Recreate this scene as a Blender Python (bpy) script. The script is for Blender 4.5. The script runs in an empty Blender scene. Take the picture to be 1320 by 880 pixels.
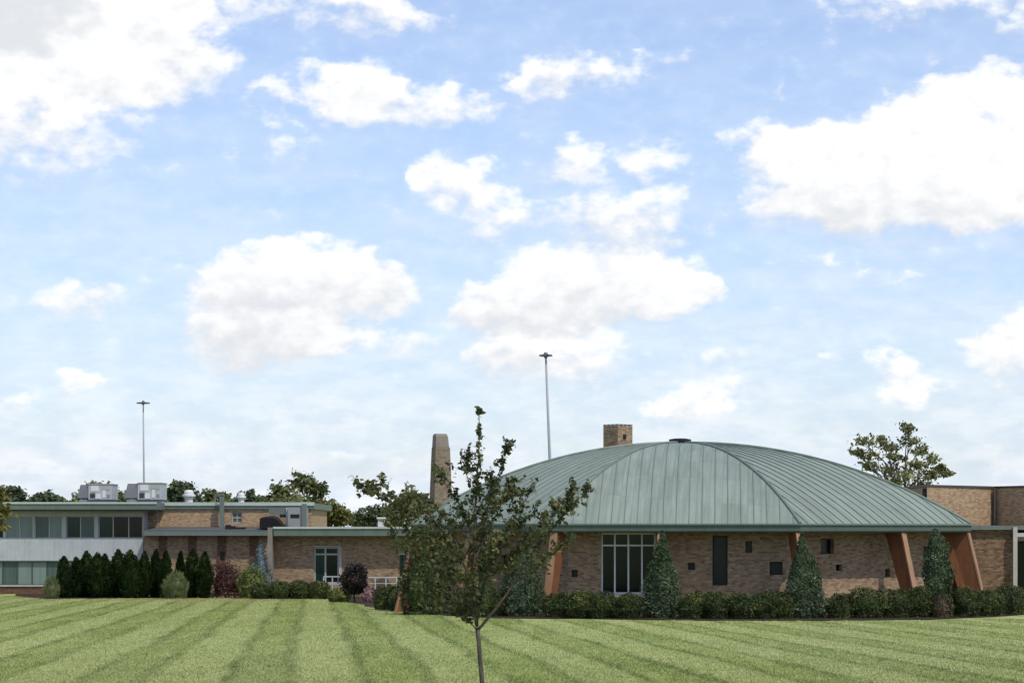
import bpy, math, random
import numpy as np
from mathutils import Vector, Matrix

# ------------------------------------------------------------------ camera, sky, sun, exposure
F = 3000.0            # focal length in photo pixels (photo 1320 wide)
HX, HY = 660.0, 683.0 # principal column and true horizon row in the photo
ZE = 3.73             # eye height above the ground at the round hall
SC = bpy.context.scene
COL = SC.collection
cam_d = bpy.data.cameras.new('camera'); cam = bpy.data.objects.new('camera', cam_d); COL.objects.link(cam)
cam.location = (0, 0, ZE); cam.rotation_euler = (math.pi/2, 0, 0)
cam_d.sensor_width = 36; cam_d.lens = 36*F/1320; cam_d.shift_y = (HY-440)/1320
cam_d.clip_end = 6000; cam_d.clip_start = .5
SC.camera = cam
SUN_EL = math.radians(56); SUN_AZ = math.radians(140)   # azimuth clockwise from +Y (view direction): behind the camera, to the right
vs = SC.view_settings; vs.view_transform = 'Standard'; vs.look = 'None'; vs.gamma = 1; vs.use_curve_mapping = False
vs.exposure = 0.2
sd = Vector((math.sin(SUN_AZ)*math.cos(SUN_EL), math.cos(SUN_AZ)*math.cos(SUN_EL), math.sin(SUN_EL)))
sl = bpy.data.lights.new('sun', 'SUN'); sl.energy = 2.7; sl.angle = math.radians(.6); sl.color = (1, .94, .83)
so = bpy.data.objects.new('sun', sl); COL.objects.link(so); so.rotation_euler = sd.to_track_quat('Z', 'Y').to_euler()
so.location = sd*300

class NT:
    """small helper to write node trees"""
    def __init__(s, tree): s.t = tree; s.n = tree.nodes; s.l = tree.links
    def node(s, typ, **kw):
        n = s.n.new(typ)
        for k, v in kw.items(): setattr(n, k, v)
        return n
    def put(s, sock, v):
        if isinstance(v, bpy.types.NodeSocket): s.l.new(v, sock)
        else: sock.default_value = v
    def m(s, op, a, b=0., c=0., clamp=False):
        n = s.node('ShaderNodeMath', operation=op, use_clamp=clamp)
        s.put(n.inputs[0], a); s.put(n.inputs[1], b); s.put(n.inputs[2], c); return n.outputs[0]
    def v(s, op, a, b=(0, 0, 0), c=(0, 0, 0)):
        n = s.node('ShaderNodeVectorMath', operation=op)
        s.put(n.inputs[0], a); s.put(n.inputs[1], b)
        if op == 'MULTIPLY_ADD': s.put(n.inputs[2], c)
        return n.outputs['Value'] if op in ('DOT_PRODUCT', 'LENGTH') else n.outputs[0]
    def noise(s, vec, scale, detail=3, rough=.55, color=False, dist=0.):
        n = s.node('ShaderNodeTexNoise'); s.put(n.inputs['Vector'], vec)
        n.inputs['Scale'].default_value = scale; n.inputs['Detail'].default_value = detail
        n.inputs['Roughness'].default_value = rough; n.inputs['Distortion'].default_value = dist
        return n.outputs['Color' if color else 'Fac']
    def ramp(s, f, stops, interp='LINEAR'):
        n = s.node('ShaderNodeValToRGB'); n.color_ramp.interpolation = interp
        e = n.color_ramp.elements
        while len(e) < len(stops): e.new(.5)
        for el, (p, c) in zip(e, stops):
            el.position = p; el.color = (*c, 1) if len(c) == 3 else c
        s.put(n.inputs[0], f); return n.outputs[0]
    def mix(s, f, a, b, typ='MIX'):
        n = s.node('ShaderNodeMix', data_type='RGBA', blend_type=typ)
        c4 = lambda x: (*x, 1) if isinstance(x, tuple) and len(x) == 3 else x
        s.put(n.inputs[0], f); s.put(n.inputs[6], c4(a)); s.put(n.inputs[7], c4(b)); return n.outputs[2]
    def smooth(s, x, a, b):
        n = s.node('ShaderNodeMapRange', interpolation_type='SMOOTHSTEP')
        s.put(n.inputs[0], x); n.inputs[1].default_value = a; n.inputs[2].default_value = b; return n.outputs[0]
    def sep(s, vec):
        n = s.node('ShaderNodeSeparateXYZ'); s.put(n.inputs[0], vec); return n.outputs
    def comb(s, x, y, z):
        n = s.node('ShaderNodeCombineXYZ')
        for i, q in enumerate((x, y, z)): s.put(n.inputs[i], q)
        return n.outputs[0]

SKY_S = 0.10
w = bpy.data.worlds.new('World'); SC.world = w; w.use_nodes = True
def build_sky():
    w.node_tree.nodes.clear(); T = NT(w.node_tree)
    sky = T.node('ShaderNodeTexSky', sky_type='NISHITA', sun_disc=False, sun_elevation=SUN_EL, sun_rotation=SUN_AZ,
                 altitude=200, air_density=1.0, dust_density=1.2, ozone_density=2.2)
    d = T.node('ShaderNodeTexCoord').outputs['Generated']
    x, y, z = T.sep(d)
    az = T.m('ARCTAN2', x, y); el = T.m('ARCSINE', z)
    k = 180/math.pi
    P = T.comb(T.m('MULTIPLY', az, k), T.m('MULTIPLY', el, k), 0.)      # degrees of azimuth / elevation
    wn = T.noise(T.v('MULTIPLY', P, (.62, .95, 1)), 1., 4, .55, color=True)
    P2 = T.v('MULTIPLY_ADD', T.v('SUBTRACT', wn, (.5, .5, .5)), (2.3, 1.5, 0), P)
    # cumulus: where each one stands in the sky (photo column, row, half width, half height, weight, shade bias)
    B = [(40,130,150,110,1.1,.5),(120,35,175,90,1.1,.5),(215,98,85,45,.75,.4),(5,10,110,60,1.3,-2.6),(195,10,80,45,.9,.5),
         (380,5,170,30,.6,.4),(510,12,70,26,.6,.4),
         (450,118,80,46,.9,.5),(535,140,110,38,.9,.4),(340,130,36,24,.55,.4),(360,185,50,30,.4,.3),
         (740,100,95,30,.75,.5),(685,118,55,22,.5,.3),(850,75,40,12,.4,.3),
         (585,240,50,42,.95,.5),(652,278,58,38,.85,.3),
         (745,213,42,34,.8,.4),(838,212,52,28,.75,.4),
         (805,288,105,48,1.,0.),
         (385,362,140,52,1.3,.1),(330,398,100,60,1.1,-.2),(455,380,90,48,1,.1),(330,442,110,36,1,-.1),(400,432,60,26,1,.5),(500,438,62,20,.7,.3),
         (98,393,58,30,.9,.1),
         (760,372,145,52,1.3,.25),(690,392,110,45,1.1,0.),(865,368,55,48,1.2,.5),(628,415,66,26,.9,-.2),
         (720,462,105,42,1.1,.3),(655,462,60,30,.7,-.1),
         (1150,215,180,62,1.4,.5),(1255,150,115,58,1.4,.7),(1290,238,120,64,1.5,.6),(1005,190,75,36,.8,.3),(1060,272,115,40,.9,-.1),
         (1160,265,150,45,1.2,.1),(905,515,72,38,.8,.6),(858,537,42,17,.5,.3),(950,458,52,15,.55,.2),
         (1143,474,36,26,.85,.5),(1168,510,52,28,.8,.4),(1075,464,22,10,.5,.2),(1298,468,66,42,.8,.2),(1266,455,42,18,.6,.3),(1312,418,34,34,.9,.4),
         (1055,342,70,12,.45,.2),(1140,358,56,9,.4,.1),(1008,120,10,24,.35,.3),(1190,2,140,24,.6,.4),(1315,20,24,30,.7,.4),
         (98,490,34,17,.7,.5),(5,524,30,18,.7,.4),(470,600,110,18,.35,.2),(260,560,80,16,.3,.1)]
    V = Wt = None
    for cx, cy, rx, ry, wt, bias in B:
        a = math.degrees(math.atan((cx-HX)/F)); e = math.degrees(math.atan((HY-cy)/F*math.cos(math.radians(a))))
        sx = math.degrees(rx*1.16/F); sy = math.degrees(ry*1.15/F)
        q = T.v('MULTIPLY_ADD', P2, (1/sx, 1/sy, 0), (-a/sx, -e/sy, 0))
        g = T.m('MULTIPLY_ADD', T.v('DOT_PRODUCT', q, q), -wt, wt, clamp=True)
        qy = T.m('ADD', T.v('DOT_PRODUCT', q, (0, 1, 0)), bias)
        if V is None: V = T.m('MULTIPLY', g, qy); Wt = g
        else: V = T.m('MULTIPLY_ADD', g, qy, V); Wt = T.m('ADD', Wt, g)
    fb = T.noise(T.v('MULTIPLY', P, (1., 1.5, 1)), 1.5, 6, .54)
    fine = T.noise(T.v('MULTIPLY', P2, (1., 1.4, 1)), 5., 4, .6)
    field = T.m('ADD', Wt, T.m('MULTIPLY_ADD', fb, 2.0, -1.16))
    field = T.m('MULTIPLY_ADD', T.m('SUBTRACT', fine, .5), .16, field)
    vo = T.node('ShaderNodeTexVoronoi', feature='F1', normalize=True); T.put(vo.inputs['Vector'], T.v('MULTIPLY', P2, (1., 1.35, 1)))
    vo.inputs['Scale'].default_value = 1.25; vo.inputs['Detail'].default_value = 1.; vo.inputs['Roughness'].default_value = .45
    bil = T.m('SUBTRACT', .42, vo.outputs['Distance'])           # cauliflower billows
    field = T.m('MULTIPLY_ADD', bil, .75, field)
    # generic cumulus for the rest of the sky (behind and beside the view)
    big = T.noise(T.v('MULTIPLY', P, (.06, .13, 1)), 1., 6, .6)
    out = T.smooth(T.m('ABSOLUTE', az), .26, .42)
    up = T.smooth(el, .26, .40)
    other = T.m('MULTIPLY', T.m('MAXIMUM', out, up), T.m('MULTIPLY_ADD', big, 5., -2.45))
    field = T.m('MAXIMUM', field, other)
    qy_ = T.m('DIVIDE', V, T.m('MAXIMUM', Wt, .25))
    wid = T.m('MULTIPLY_ADD', T.smooth(qy_, -.6, .9), -.65, 1.65)
    mk = T.m('DIVIDE', T.m('ADD', field, .18), wid, clamp=True)
    mask = T.m('MULTIPLY', T.m('MULTIPLY', mk, mk), T.m('MULTIPLY_ADD', mk, -2., 3.))
    wisp = T.m('MULTIPLY', T.smooth(field, -.75, .4), .22)
    mask = T.m('MAXIMUM', mask, wisp)
    shade = T.m('DIVIDE', V, T.m('MAXIMUM', Wt, .25))
    shade = T.m('MULTIPLY_ADD', bil, 1.5, T.m('ADD', shade, T.m('MULTIPLY_ADD', fb, 2.4, -1.25)))
    sh = T.smooth(shade, -.85, 1.15)
    ccol = T.mix(sh, (.68, .70, .735), (.93, .932, .935))
    # thin hazy veil low down, streaked with far cloud
    veil_n = T.noise(T.v('MULTIPLY', P, (.30, 1.0, 1)), .9, 5, .55)
    low = T.m('POWER', 2.718, T.m('MULTIPLY', T.m('MAXIMUM', el, 0.), -9.5))
    veil = T.m('MULTIPLY', low, T.smooth(veil_n, .15, .75))
    veil = T.m('MULTIPLY_ADD', veil, .95, T.m('MULTIPLY', low, .30), clamp=True)
    veil_c = T.mix(T.smooth(T.noise(T.v('MULTIPLY', P, (.7, 1.7, 1)), 1.2, 5, .58), .36, .64), (.66, .745, .86), (.84, .87, .915))
    base = T.mix(1., sky.outputs[0], (SKY_S*1.19, SKY_S*1.32, SKY_S*1.58), 'MULTIPLY')
    c = T.mix(T.m('MULTIPLY', T.smooth(T.noise(T.v('MULTIPLY', P, (.4, .8, 1)), .5, 3, .5), .3, .8), .16), base, (.62, .75, .92))
    c = T.mix(veil, c, veil_c)
    c = T.mix(mask, c, ccol)
    bg = T.node('ShaderNodeBackground'); T.put(bg.inputs[0], c); bg.inputs[1].default_value = 1.0
    o = T.node('ShaderNodeOutputWorld'); T.l.new(bg.outputs[0], o.inputs[0])
build_sky()
w.cycles.sampling_method = 'MANUAL'; w.cycles.sample_map_resolution = 256

# ------------------------------------------------------------------ helpers
def px(x, y, Y):  # the point seen at photo pixel (x, y) at depth Y
    return Vector(((x-HX)/F*Y, Y, ZE-(y-HY)/F*Y))
def X(x, Y): return (x-HX)/F*Y
def Z(y, Y): return ZE-(y-HY)/F*Y
def G(Y):    # the lawn falls gently away from the road to the buildings
    return ZE-2.56-35/F*min(Y, 175.)

def link(o, parent=None):
    COL.objects.link(o)
    if parent:
        o.parent = parent
        l = Vector((0, 0, 0)); p = parent
        while p: l = l+p.location; p = p.parent
        o.matrix_parent_inverse = Matrix.Translation(-l) if parent.parent is None else Matrix.Identity(4)
    return o
def tag(o, label, cat, group=None, kind=None):
    if label: o['label'] = label
    if cat: o['category'] = cat
    if group: o['group'] = group
    if kind: o['kind'] = kind
    return o
def thing(name, loc, label, cat, group=None):
    o = bpy.data.objects.new(name, None); o.location = loc; o.empty_display_size = .2
    COL.objects.link(o); return tag(o, label, cat, group)

class MB:
    def __init__(s): s.v = []; s.f = []
    def face(s, pts):
        b = len(s.v); s.v += [tuple(p) for p in pts]; s.f.append(tuple(range(b, b+len(pts))))
    def box(s, x0, x1, y0, y1, z0, z1):
        s.hexa([(x0,y0,z0),(x1,y0,z0),(x1,y1,z0),(x0,y1,z0)], [(x0,y0,z1),(x1,y0,z1),(x1,y1,z1),(x0,y1,z1)])
    def hexa(s, lo, hi):  # lower ring and upper ring, counterclockwise from above
        n = len(lo); b = len(s.v); s.v += [tuple(p) for p in lo]+[tuple(p) for p in hi]
        s.f.append(tuple(b+i for i in reversed(range(n)))); s.f.append(tuple(b+n+i for i in range(n)))
        for i in range(n):
            j = (i+1) % n; s.f.append((b+i, b+j, b+n+j, b+n+i))
    def obox(s, c, u, hw, hd, z0, z1):  # box turned about the vertical: u = unit vector along its width
        u = Vector((u[0], u[1], 0)); n = Vector((-u.y, u.x, 0)); c = Vector((c[0], c[1], 0))
        r = [c-u*hw-n*hd, c+u*hw-n*hd, c+u*hw+n*hd, c-u*hw+n*hd]
        s.hexa([(p.x, p.y, z0) for p in r], [(p.x, p.y, z1) for p in r])
    def tube(s, pts, rad, seg=8):
        pts = [Vector(p) for p in pts]; n = len(pts)
        if not hasattr(rad, '__len__'): rad = [rad]*n
        b = len(s.v); ref = Vector((.31, .87, .38))
        for i, p in enumerate(pts):
            t = (pts[min(i+1, n-1)]-pts[max(i-1, 0)]).normalized()
            a = t.cross(ref); a = (t.cross(Vector((1, 0, 0))) if a.length < .1 else a).normalized(); c = t.cross(a)
            for k in range(seg):
                q = p+(a*math.cos(2*math.pi*k/seg)+c*math.sin(2*math.pi*k/seg))*rad[i]; s.v.append(tuple(q))
        for i in range(n-1):
            for k in range(seg):
                k2 = (k+1) % seg
                s.f.append((b+i*seg+k, b+i*seg+k2, b+(i+1)*seg+k2, b+(i+1)*seg+k))
        s.f.append(tuple(b+k for k in reversed(range(seg)))); s.f.append(tuple(b+(n-1)*seg+k for k in range(seg)))
    def lathe(s, c, prof, seg=16):  # prof: (radius, z) from bottom to top
        b = len(s.v)
        for r, z in prof:
            for k in range(seg):
                a = 2*math.pi*k/seg; s.v.append((c[0]+r*math.cos(a), c[1]+r*math.sin(a), z))
        for i in range(len(prof)-1):
            for k in range(seg):
                k2 = (k+1) % seg; s.f.append((b+i*seg+k, b+i*seg+k2, b+(i+1)*seg+k2, b+(i+1)*seg+k))
        s.f.append(tuple(b+k for k in reversed(range(seg)))); s.f.append(tuple(b+(len(prof)-1)*seg+k for k in range(seg)))
    def build(s, name, mat, parent=None, smooth=False, origin=None):
        me = bpy.data.meshes.new(name)
        og = Vector(origin) if origin is not None else Vector((0, 0, 0))
        me.from_pydata([(p[0]-og.x, p[1]-og.y, p[2]-og.z) for p in s.v], [], s.f); me.update()
        uv = me.uv_layers.new(name='UVMap').data      # metres along the wall / up the wall
        for p in me.polygons:
            n = p.normal
            t = Vector((0, 0, 1)).cross(n) if abs(n.z) < .95 else Vector((1, 0, 0))
            t.normalize(); bt = n.cross(t)
            for li in p.loop_indices:
                c = Vector(s.v[me.loops[li].vertex_index]); uv[li].uv = (c.dot(t), c.dot(bt))
            p.use_smooth = smooth
        me.materials.append(mat); o = bpy.data.objects.new(name, me)
        o.location = og
        return link(o, parent)
def box_obj(name, mat, parent, *b, **k):
    m = MB(); m.box(*b); return m.build(name, mat, parent, **k)

def wall_panel(mb, O, u, wdt, z0, z1, holes, depth=.25, inward=None):
    """wall face from O along u, with rectangular openings (a0,a1,b0,b1) and their reveals"""
    O = Vector((O[0], O[1], 0)); u = Vector((u[0], u[1], 0)).normalized()
    inn = Vector(inward) if inward is not None else Vector((-u.y, u.x, 0))
    at = lambda a, z, dd=0.: O+u*a+inn*dd+Vector((0, 0, z))
    xs = sorted({0., wdt, *[h[0] for h in holes], *[h[1] for h in holes]}); zs = sorted({z0, z1, *[h[2] for h in holes], *[h[3] for h in holes]})
    for i in range(len(xs)-1):
        for j in range(len(zs)-1):
            cx, cz = (xs[i]+xs[i+1])/2, (zs[j]+zs[j+1])/2
            if any(h[0] < cx < h[1] and h[2] < cz < h[3] for h in holes): continue
            mb.face([at(xs[i], zs[j]), at(xs[i+1], zs[j]), at(xs[i+1], zs[j+1]), at(xs[i], zs[j+1])])
    for a0, a1, b0, b1 in holes:
        mb.face([at(a0, b0), at(a0, b0, depth), at(a0, b1, depth), at(a0, b1)][::-1])
        mb.face([at(a1, b0), at(a1, b0, depth), at(a1, b1, depth), at(a1, b1)])
        mb.face([at(a0, b0), at(a0, b0, depth), at(a1, b0, depth), at(a1, b0)])
        mb.face([at(a0, b1), at(a0, b1, depth), at(a1, b1, depth), at(a1, b1)][::-1])
    return at

# ------------------------------------------------------------------ materials
def mat(name):
    m = bpy.data.materials.new(name); m.use_nodes = True; m.node_tree.nodes.clear(); return m, NT(m.node_tree)
def finish(T, col, rough=.7, spec=.3, bump=None, bstr=.3, bdist=.02, metal=0.):
    p = T.node('ShaderNodeBsdfPrincipled'); T.put(p.inputs['Base Color'], (*col, 1) if isinstance(col, tuple) else col)
    T.put(p.inputs['Roughness'], rough); p.inputs['Specular IOR Level'].default_value = spec; p.inputs['Metallic'].default_value = metal
    if bump is not None:
        b = T.node('ShaderNodeBump'); b.inputs['Strength'].default_value = bstr; b.inputs['Distance'].default_value = bdist
        T.put(b.inputs['Height'], bump); T.l.new(b.outputs[0], p.inputs['Normal'])
    o = T.node('ShaderNodeOutputMaterial'); T.l.new(p.outputs[0], o.inputs[0]); return p
def painted(name, c, var=.25, rough=.6, spec=.3, scale=1.5, streak=True):
    """a weathered painted or metal surface: colour c, soft stains and rain streaks"""
    m, T = mat(name); pos = T.node('ShaderNodeNewGeometry').outputs['Position']
    n = T.noise(pos, scale, 5, .6); n2 = T.noise(T.v('MULTIPLY', pos, (5, 5, .5)), 1., 4, .6) if streak else T.noise(pos, scale*6, 3)
    f = T.m('MULTIPLY_ADD', T.m('ADD', n, n2), var*2, 1-var*2)
    finish(T, T.mix(1., c, T.comb(f, f, f), 'MULTIPLY'), rough, spec, n2, .1, .01); return m
def brick(name, c1, c2, dark, mortar, bw=.24, bh=.085, patch=.5):
    m, T = mat(name); uv = T.node('ShaderNodeUVMap').outputs[0]; pos = T.node('ShaderNodeNewGeometry').outputs['Position']
    b = T.node('ShaderNodeTexBrick'); T.put(b.inputs['Vector'], uv)
    b.inputs['Scale'].default_value = 1; b.inputs['Brick Width'].default_value = bw; b.inputs['Row Height'].default_value = bh
    b.inputs['Mortar Size'].default_value = .009; b.inputs['Mortar Smooth'].default_value = .3; b.inputs['Bias'].default_value = -.1
    b.inputs['Color1'].default_value = (0, 0, 0, 1); b.inputs['Color2'].default_value = (1, 1, 1, 1); b.inputs['Mortar'].default_value = (.5, .5, .5, 1)
    u = T.sep(b.outputs['Color'])[0]
    blotch = T.noise(T.v('MULTIPLY', uv, (.75, 1.9, 1)), 1.5, 4, .6)
    blotch2 = T.noise(T.v('MULTIPLY', uv, (3.4, 7., 1)), 1., 4, .65)
    f = T.m('ADD', T.m('MULTIPLY', u, .55), T.m('MULTIPLY_ADD', blotch2, 1.5, -.55))
    c = T.ramp(f, [(-.0, dark), (.22, c1), (.70, c2), (1., tuple(min(1, q*1.25) for q in c2))])
    c = T.mix(T.m('MULTIPLY', T.smooth(blotch, .48, .75), patch), c, dark)
    c = T.mix(b.outputs['Fac'], c, mortar)
    finish(T, c, .88, .15, T.m('MULTIPLY_ADD', b.outputs['Fac'], -1., T.m('MULTIPLY', u, .5)), .6, .015); return m
def glass(name, tint, var=.5, rough=.06, blinds=True):
    """window glass with a curtain or dark room right behind it"""
    m, T = mat(name); pos = T.node('ShaderNodeNewGeometry').outputs['Position']; uv = T.node('ShaderNodeUVMap').outputs[0]
    n = T.noise(T.v('MULTIPLY', uv, (2.2 if blinds else .8, .12, 1)), 2., 3, .6)
    f = T.m('MULTIPLY_ADD', n, 2*var, 1-var)
    p = finish(T, T.mix(1., tint, T.comb(f, f, f), 'MULTIPLY'), rough, .28, T.noise(pos, .7, 2), .03, .02)
    return m
def foliage(name, c1, c2, c3=None, clump=1.2, trans=.25, rough=.55, spec=.25):
    m, T = mat(name); g = T.node('ShaderNodeNewGeometry')
    r = g.outputs['Random Per Island']; n = T.noise(g.outputs['Position'], clump, 3, .6)
    f = T.m('ADD', T.m('MULTIPLY', r, .5), T.m('MULTIPLY_ADD', n, 1.5, -.5))
    stops = [(.05, c1), (.75, c2)] + ([(.97, c3)] if c3 else [])
    c = T.ramp(f, stops)
    p = T.node('ShaderNodeBsdfPrincipled'); T.put(p.inputs['Base Color'], c); p.inputs['Roughness'].default_value = rough
    p.inputs['Specular IOR Level'].default_value = spec
    t = T.node('ShaderNodeBsdfTranslucent'); T.put(t.inputs[0], T.mix(1., c, (1.1, 1.15, .6), 'MULTIPLY'))
    mx = T.node('ShaderNodeMixShader'); mx.inputs[0].default_value = trans
    T.l.new(p.outputs[0], mx.inputs[1]); T.l.new(t.outputs[0], mx.inputs[2])
    o = T.node('ShaderNodeOutputMaterial'); T.l.new(mx.outputs[0], o.inputs[0]); return m
def bark_mat(name, c1, c2):
    m, T = mat(name); pos = T.node('ShaderNodeNewGeometry').outputs['Position']
    n = T.noise(T.v('MULTIPLY', pos, (1, 1, .3)), 30., 4, .65)
    finish(T, T.ramp(n, [(.3, c1), (.7, c2)]), .85, .2, n, .6, .01); return m

def lawn_mat():
    m, T = mat('mown_lawn'); pos = T.node('ShaderNodeNewGeometry').outputs['Position']
    x, y, z = T.sep(pos)
    s = T.m('MULTIPLY_ADD', y, 260/F, x)
    s = T.m('ADD', s, T.m('MULTIPLY_ADD', T.noise(T.v('MULTIPLY', pos, (.5, .07, 1)), 1., 3, .6), .9, -.45))
    s = T.m('ADD', s, T.m('MULTIPLY_ADD', T.noise(T.v('MULTIPLY', pos, (6., .7, 1)), 1., 3, .65), .34, -.17))
    P = 2.97
    def line(c, hw):
        q = T.m('ABSOLUTE', T.m('SUBTRACT', T.m('FLOORED_MODULO', T.m('SUBTRACT', s, c-P/2), P), P/2))
        return T.smooth(T.m('SUBTRACT', hw, q), -.16, .14)
    tracks = T.m('MAXIMUM', line(-1.74, .14), T.m('MULTIPLY', line(-.47, .16), .85))
    brk = T.smooth(T.noise(T.v('MULTIPLY', pos, (1.4, .14, 1)), 1., 4, .65), .28, .62)
    tracks = T.m('MULTIPLY', tracks, T.m('MULTIPLY_ADD', brk, .75, .25))
    band = T.smooth(T.m('ABSOLUTE', T.m('SUBTRACT', T.m('FLOORED_MODULO', T.m('SUBTRACT', s, -1.1-P/2), P), P/2)), .25, 1.0)
    fine = T.noise(T.v('MULTIPLY', pos, (9., .9, 1)), 1., 5, .75)
    mid = T.noise(T.v('MULTIPLY', pos, (1.1, .16, 1)), 1., 5, .65)
    big = T.noise(T.v('MULTIPLY', pos, (.14, .05, 1)), 1., 3, .6)
    c = T.mix(T.smooth(mid, .3, .7), (.220, .272, .080), (.315, .352, .125))
    c = T.mix(T.m('MULTIPLY', T.smooth(big, .42, .7), .45), c, (.28, .31, .135))
    c = T.mix(T.m('MULTIPLY', band, .42), c, (.415, .44, .20))
    c = T.mix(T.m('MULTIPLY', tracks, .70), c, (.110, .150, .040))
    c = T.mix(T.m('MULTIPLY', T.smooth(fine, .50, .74), .34), c, (.46, .46, .24))
    c = T.mix(T.m('MULTIPLY', T.smooth(fine, .50, .26), .34), c, (.12, .15, .05))
    # tired, browner turf along the beds on the left
    dx = T.m('MULTIPLY', T.m('ADD', x, 19.), .075); dy = T.m('MULTIPLY', T.m('SUBTRACT', y, 141.), .10)
    dead = T.m('SUBTRACT', 1., T.m('ADD', T.m('MULTIPLY', dx, dx), T.m('MULTIPLY', dy, dy)), clamp=True)
    dead = T.m('MULTIPLY', dead, T.smooth(T.noise(T.v('MULTIPLY', pos, (.5, .12, 1)), 1., 5, .7), .35, .7))
    c = T.mix(T.m('MULTIPLY', dead, .95), c, (.34, .27, .13))
    finish(T, c, .85, .12, T.m('ADD', fine, mid), .5, .05); return m

M = {}
M['lawn'] = lawn_mat()
M['brick'] = brick('tan_brick', (.235, .145, .085), (.375, .270, .170), (.135, .072, .042), (.30, .24, .175))
M['brick_tan'] = brick('pale_tan_brick', (.33, .205, .115), (.47, .335, .20), (.22, .115, .065), (.34, .27, .2), patch=.35)
M['brick_red'] = brick('red_brown_brick', (.095, .042, .024), (.15, .075, .045), (.06, .026, .022), (.17, .13, .1))
M['brick_grey'] = brick('grey_brown_brick', (.17, .125, .09), (.26, .205, .145), (.10, .068, .05), (.24, .2, .16), patch=.3)
M['brick_dark'] = brick('dark_brick', (.14, .078, .042), (.26, .17, .10), (.07, .035, .022), (.18, .14, .11))
M['fascia'] = painted('weathered_copper_fascia', (.115, .150, .122), .2, .55)
M['fascia_dark'] = painted('dark_copper_fascia', (.075, .105, .087), .25, .55)
M['fascia_light'] = painted('pale_green_coping', (.42, .47, .41), .15, .5)
M['soffit'] = painted('brown_soffit', (.07, .055, .045), .2)
M['roof_grey'] = painted('grey_membrane_roof', (.075, .08, .08), .15, .8)
M['panel'] = painted('pale_grey_panel', (.40, .42, .425), .2, .45)
M['galv'] = painted('galvanised_metal', (.40, .41, .42), .15, .45)
M['galv_dark'] = painted('dull_grey_metal', (.22, .22, .235), .15, .5)
M['rail'] = painted('off_white_rail', (.42, .42, .41), .1, .5)
M['white'] = painted('white_paint', (.62, .62, .60), .08, .5)
M['concrete'] = painted('concrete', (.40, .37, .33), .2, .85)
M['stone'] = painted('weathered_stone', (.22, .19, .16), .3, .9)
M['frame'] = painted('pale_metal_frame', (.36, .36, .34), .1, .4)
M['frame_dark'] = painted('dark_green_frame', (.05, .075, .065), .15, .4)
M['black'] = painted('black_metal', (.012, .012, .013), .2, .5)
M['tarp'] = painted('black_tarpaulin', (.008, .007, .009), .2, .8)
M['beam'] = painted('rust_brown_beam', (.175, .068, .028), .38, .7)
M['beam_edge'] = painted('pale_salmon_edge', (.31, .18, .10), .32, .7)
M['metal_green'] = painted('grey_green_metal', (.135, .160, .140), .15, .5)
M['mulch'] = painted('shaded_bark_mulch', (.040, .028, .020), .35, .95, .1, 3., False)  # mulch colour darkened to stand in for shadow at the hedge foot
M['soil'] = painted('soil', (.05, .035, .025), .35, .95, .1, 3., False)
M['wood'] = painted('brown_timber', (.20, .12, .07), .25, .7)
M['g_dark'] = glass('dark_glass', (.009, .011, .010), .4, .08, False)
M['g_green'] = glass('green_dark_glass', (.012, .032, .024), .5)
M['g_blind'] = glass('glass_with_pale_blinds', (.17, .215, .20), .35)
M['g_blind2'] = glass('glass_with_green_blinds', (.075, .105, .095), .4)
M['hole'] = glass('deep_dark_glass', (.010, .010, .010), .3, .25, False)
M['pole'] = painted('grey_steel_pole', (.30, .31, .33), .08, .45)
M['lamp'] = painted('lamp_housing', (.10, .105, .12), .1, .4)
M['bark'] = bark_mat('tree_bark', (.035, .027, .021), (.11, .088, .07))
M['bark_y'] = bark_mat('young_bark', (.040, .032, .027), (.135, .108, .088))
M['leaf_young'] = foliage('young_tree_leaves', (.022, .036, .014), (.112, .126, .046), (.31, .27, .125), 2.6, .33)
M['arbor'] = foliage('arborvitae_green', (.005, .012, .004), (.020, .040, .010), (.055, .085, .020), 1.4, .12, .8, .08)
M['juniper'] = foliage('blue_green_juniper', (.024, .044, .020), (.092, .122, .068), (.22, .255, .165), 1.8, .12, .8, .08)
M['spruce'] = foliage('blue_spruce', (.04, .06, .062), (.125, .165, .18), None, 2., .1)
M['hedge'] = foliage('hedge_green', (.010, .019, .004), (.055, .078, .016), (.17, .19, .045), 1.3, .15)
M['shrub_pale'] = foliage('pale_green_shrub', (.06, .085, .03), (.20, .225, .10), (.30, .30, .16), 1.5, .25)
M['shrub_yel'] = foliage('yellow_green_shrub', (.05, .075, .015), (.16, .19, .045), (.24, .22, .07), 1.5, .25)
M['barberry'] = foliage('red_barberry', (.03, .014, .012), (.10, .042, .032), (.16, .08, .05), 1.8, .2)
M['dry'] = foliage('brownish_dry_shrub', (.04, .028, .015), (.12, .09, .045), (.2, .15, .08), 1.8, .2)
M['maple'] = foliage('purple_maple_leaves', (.006, .005, .006), (.018, .013, .012), (.05, .035, .018), 1.8, .1)
M['pink'] = foliage('pink_blossom', (.10, .05, .06), (.45, .26, .29), None, 3., .2)
M['far_dark'] = foliage('dark_woodland_leaves', (.035, .052, .028), (.105, .135, .065), (.17, .20, .10), .45, .2)
M['far_mid'] = foliage('mid_green_leaves', (.045, .06, .022), (.16, .175, .065), (.26, .26, .11), .5, .25)
M['far_pale'] = foliage('pale_olive_leaves', (.07, .08, .03), (.22, .22, .10), (.36, .34, .18), .6, .3)
M['far_olive'] = foliage('olive_yellow_leaves', (.05, .062, .014), (.17, .165, .045), (.26, .22, .075), .45, .3)

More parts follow.
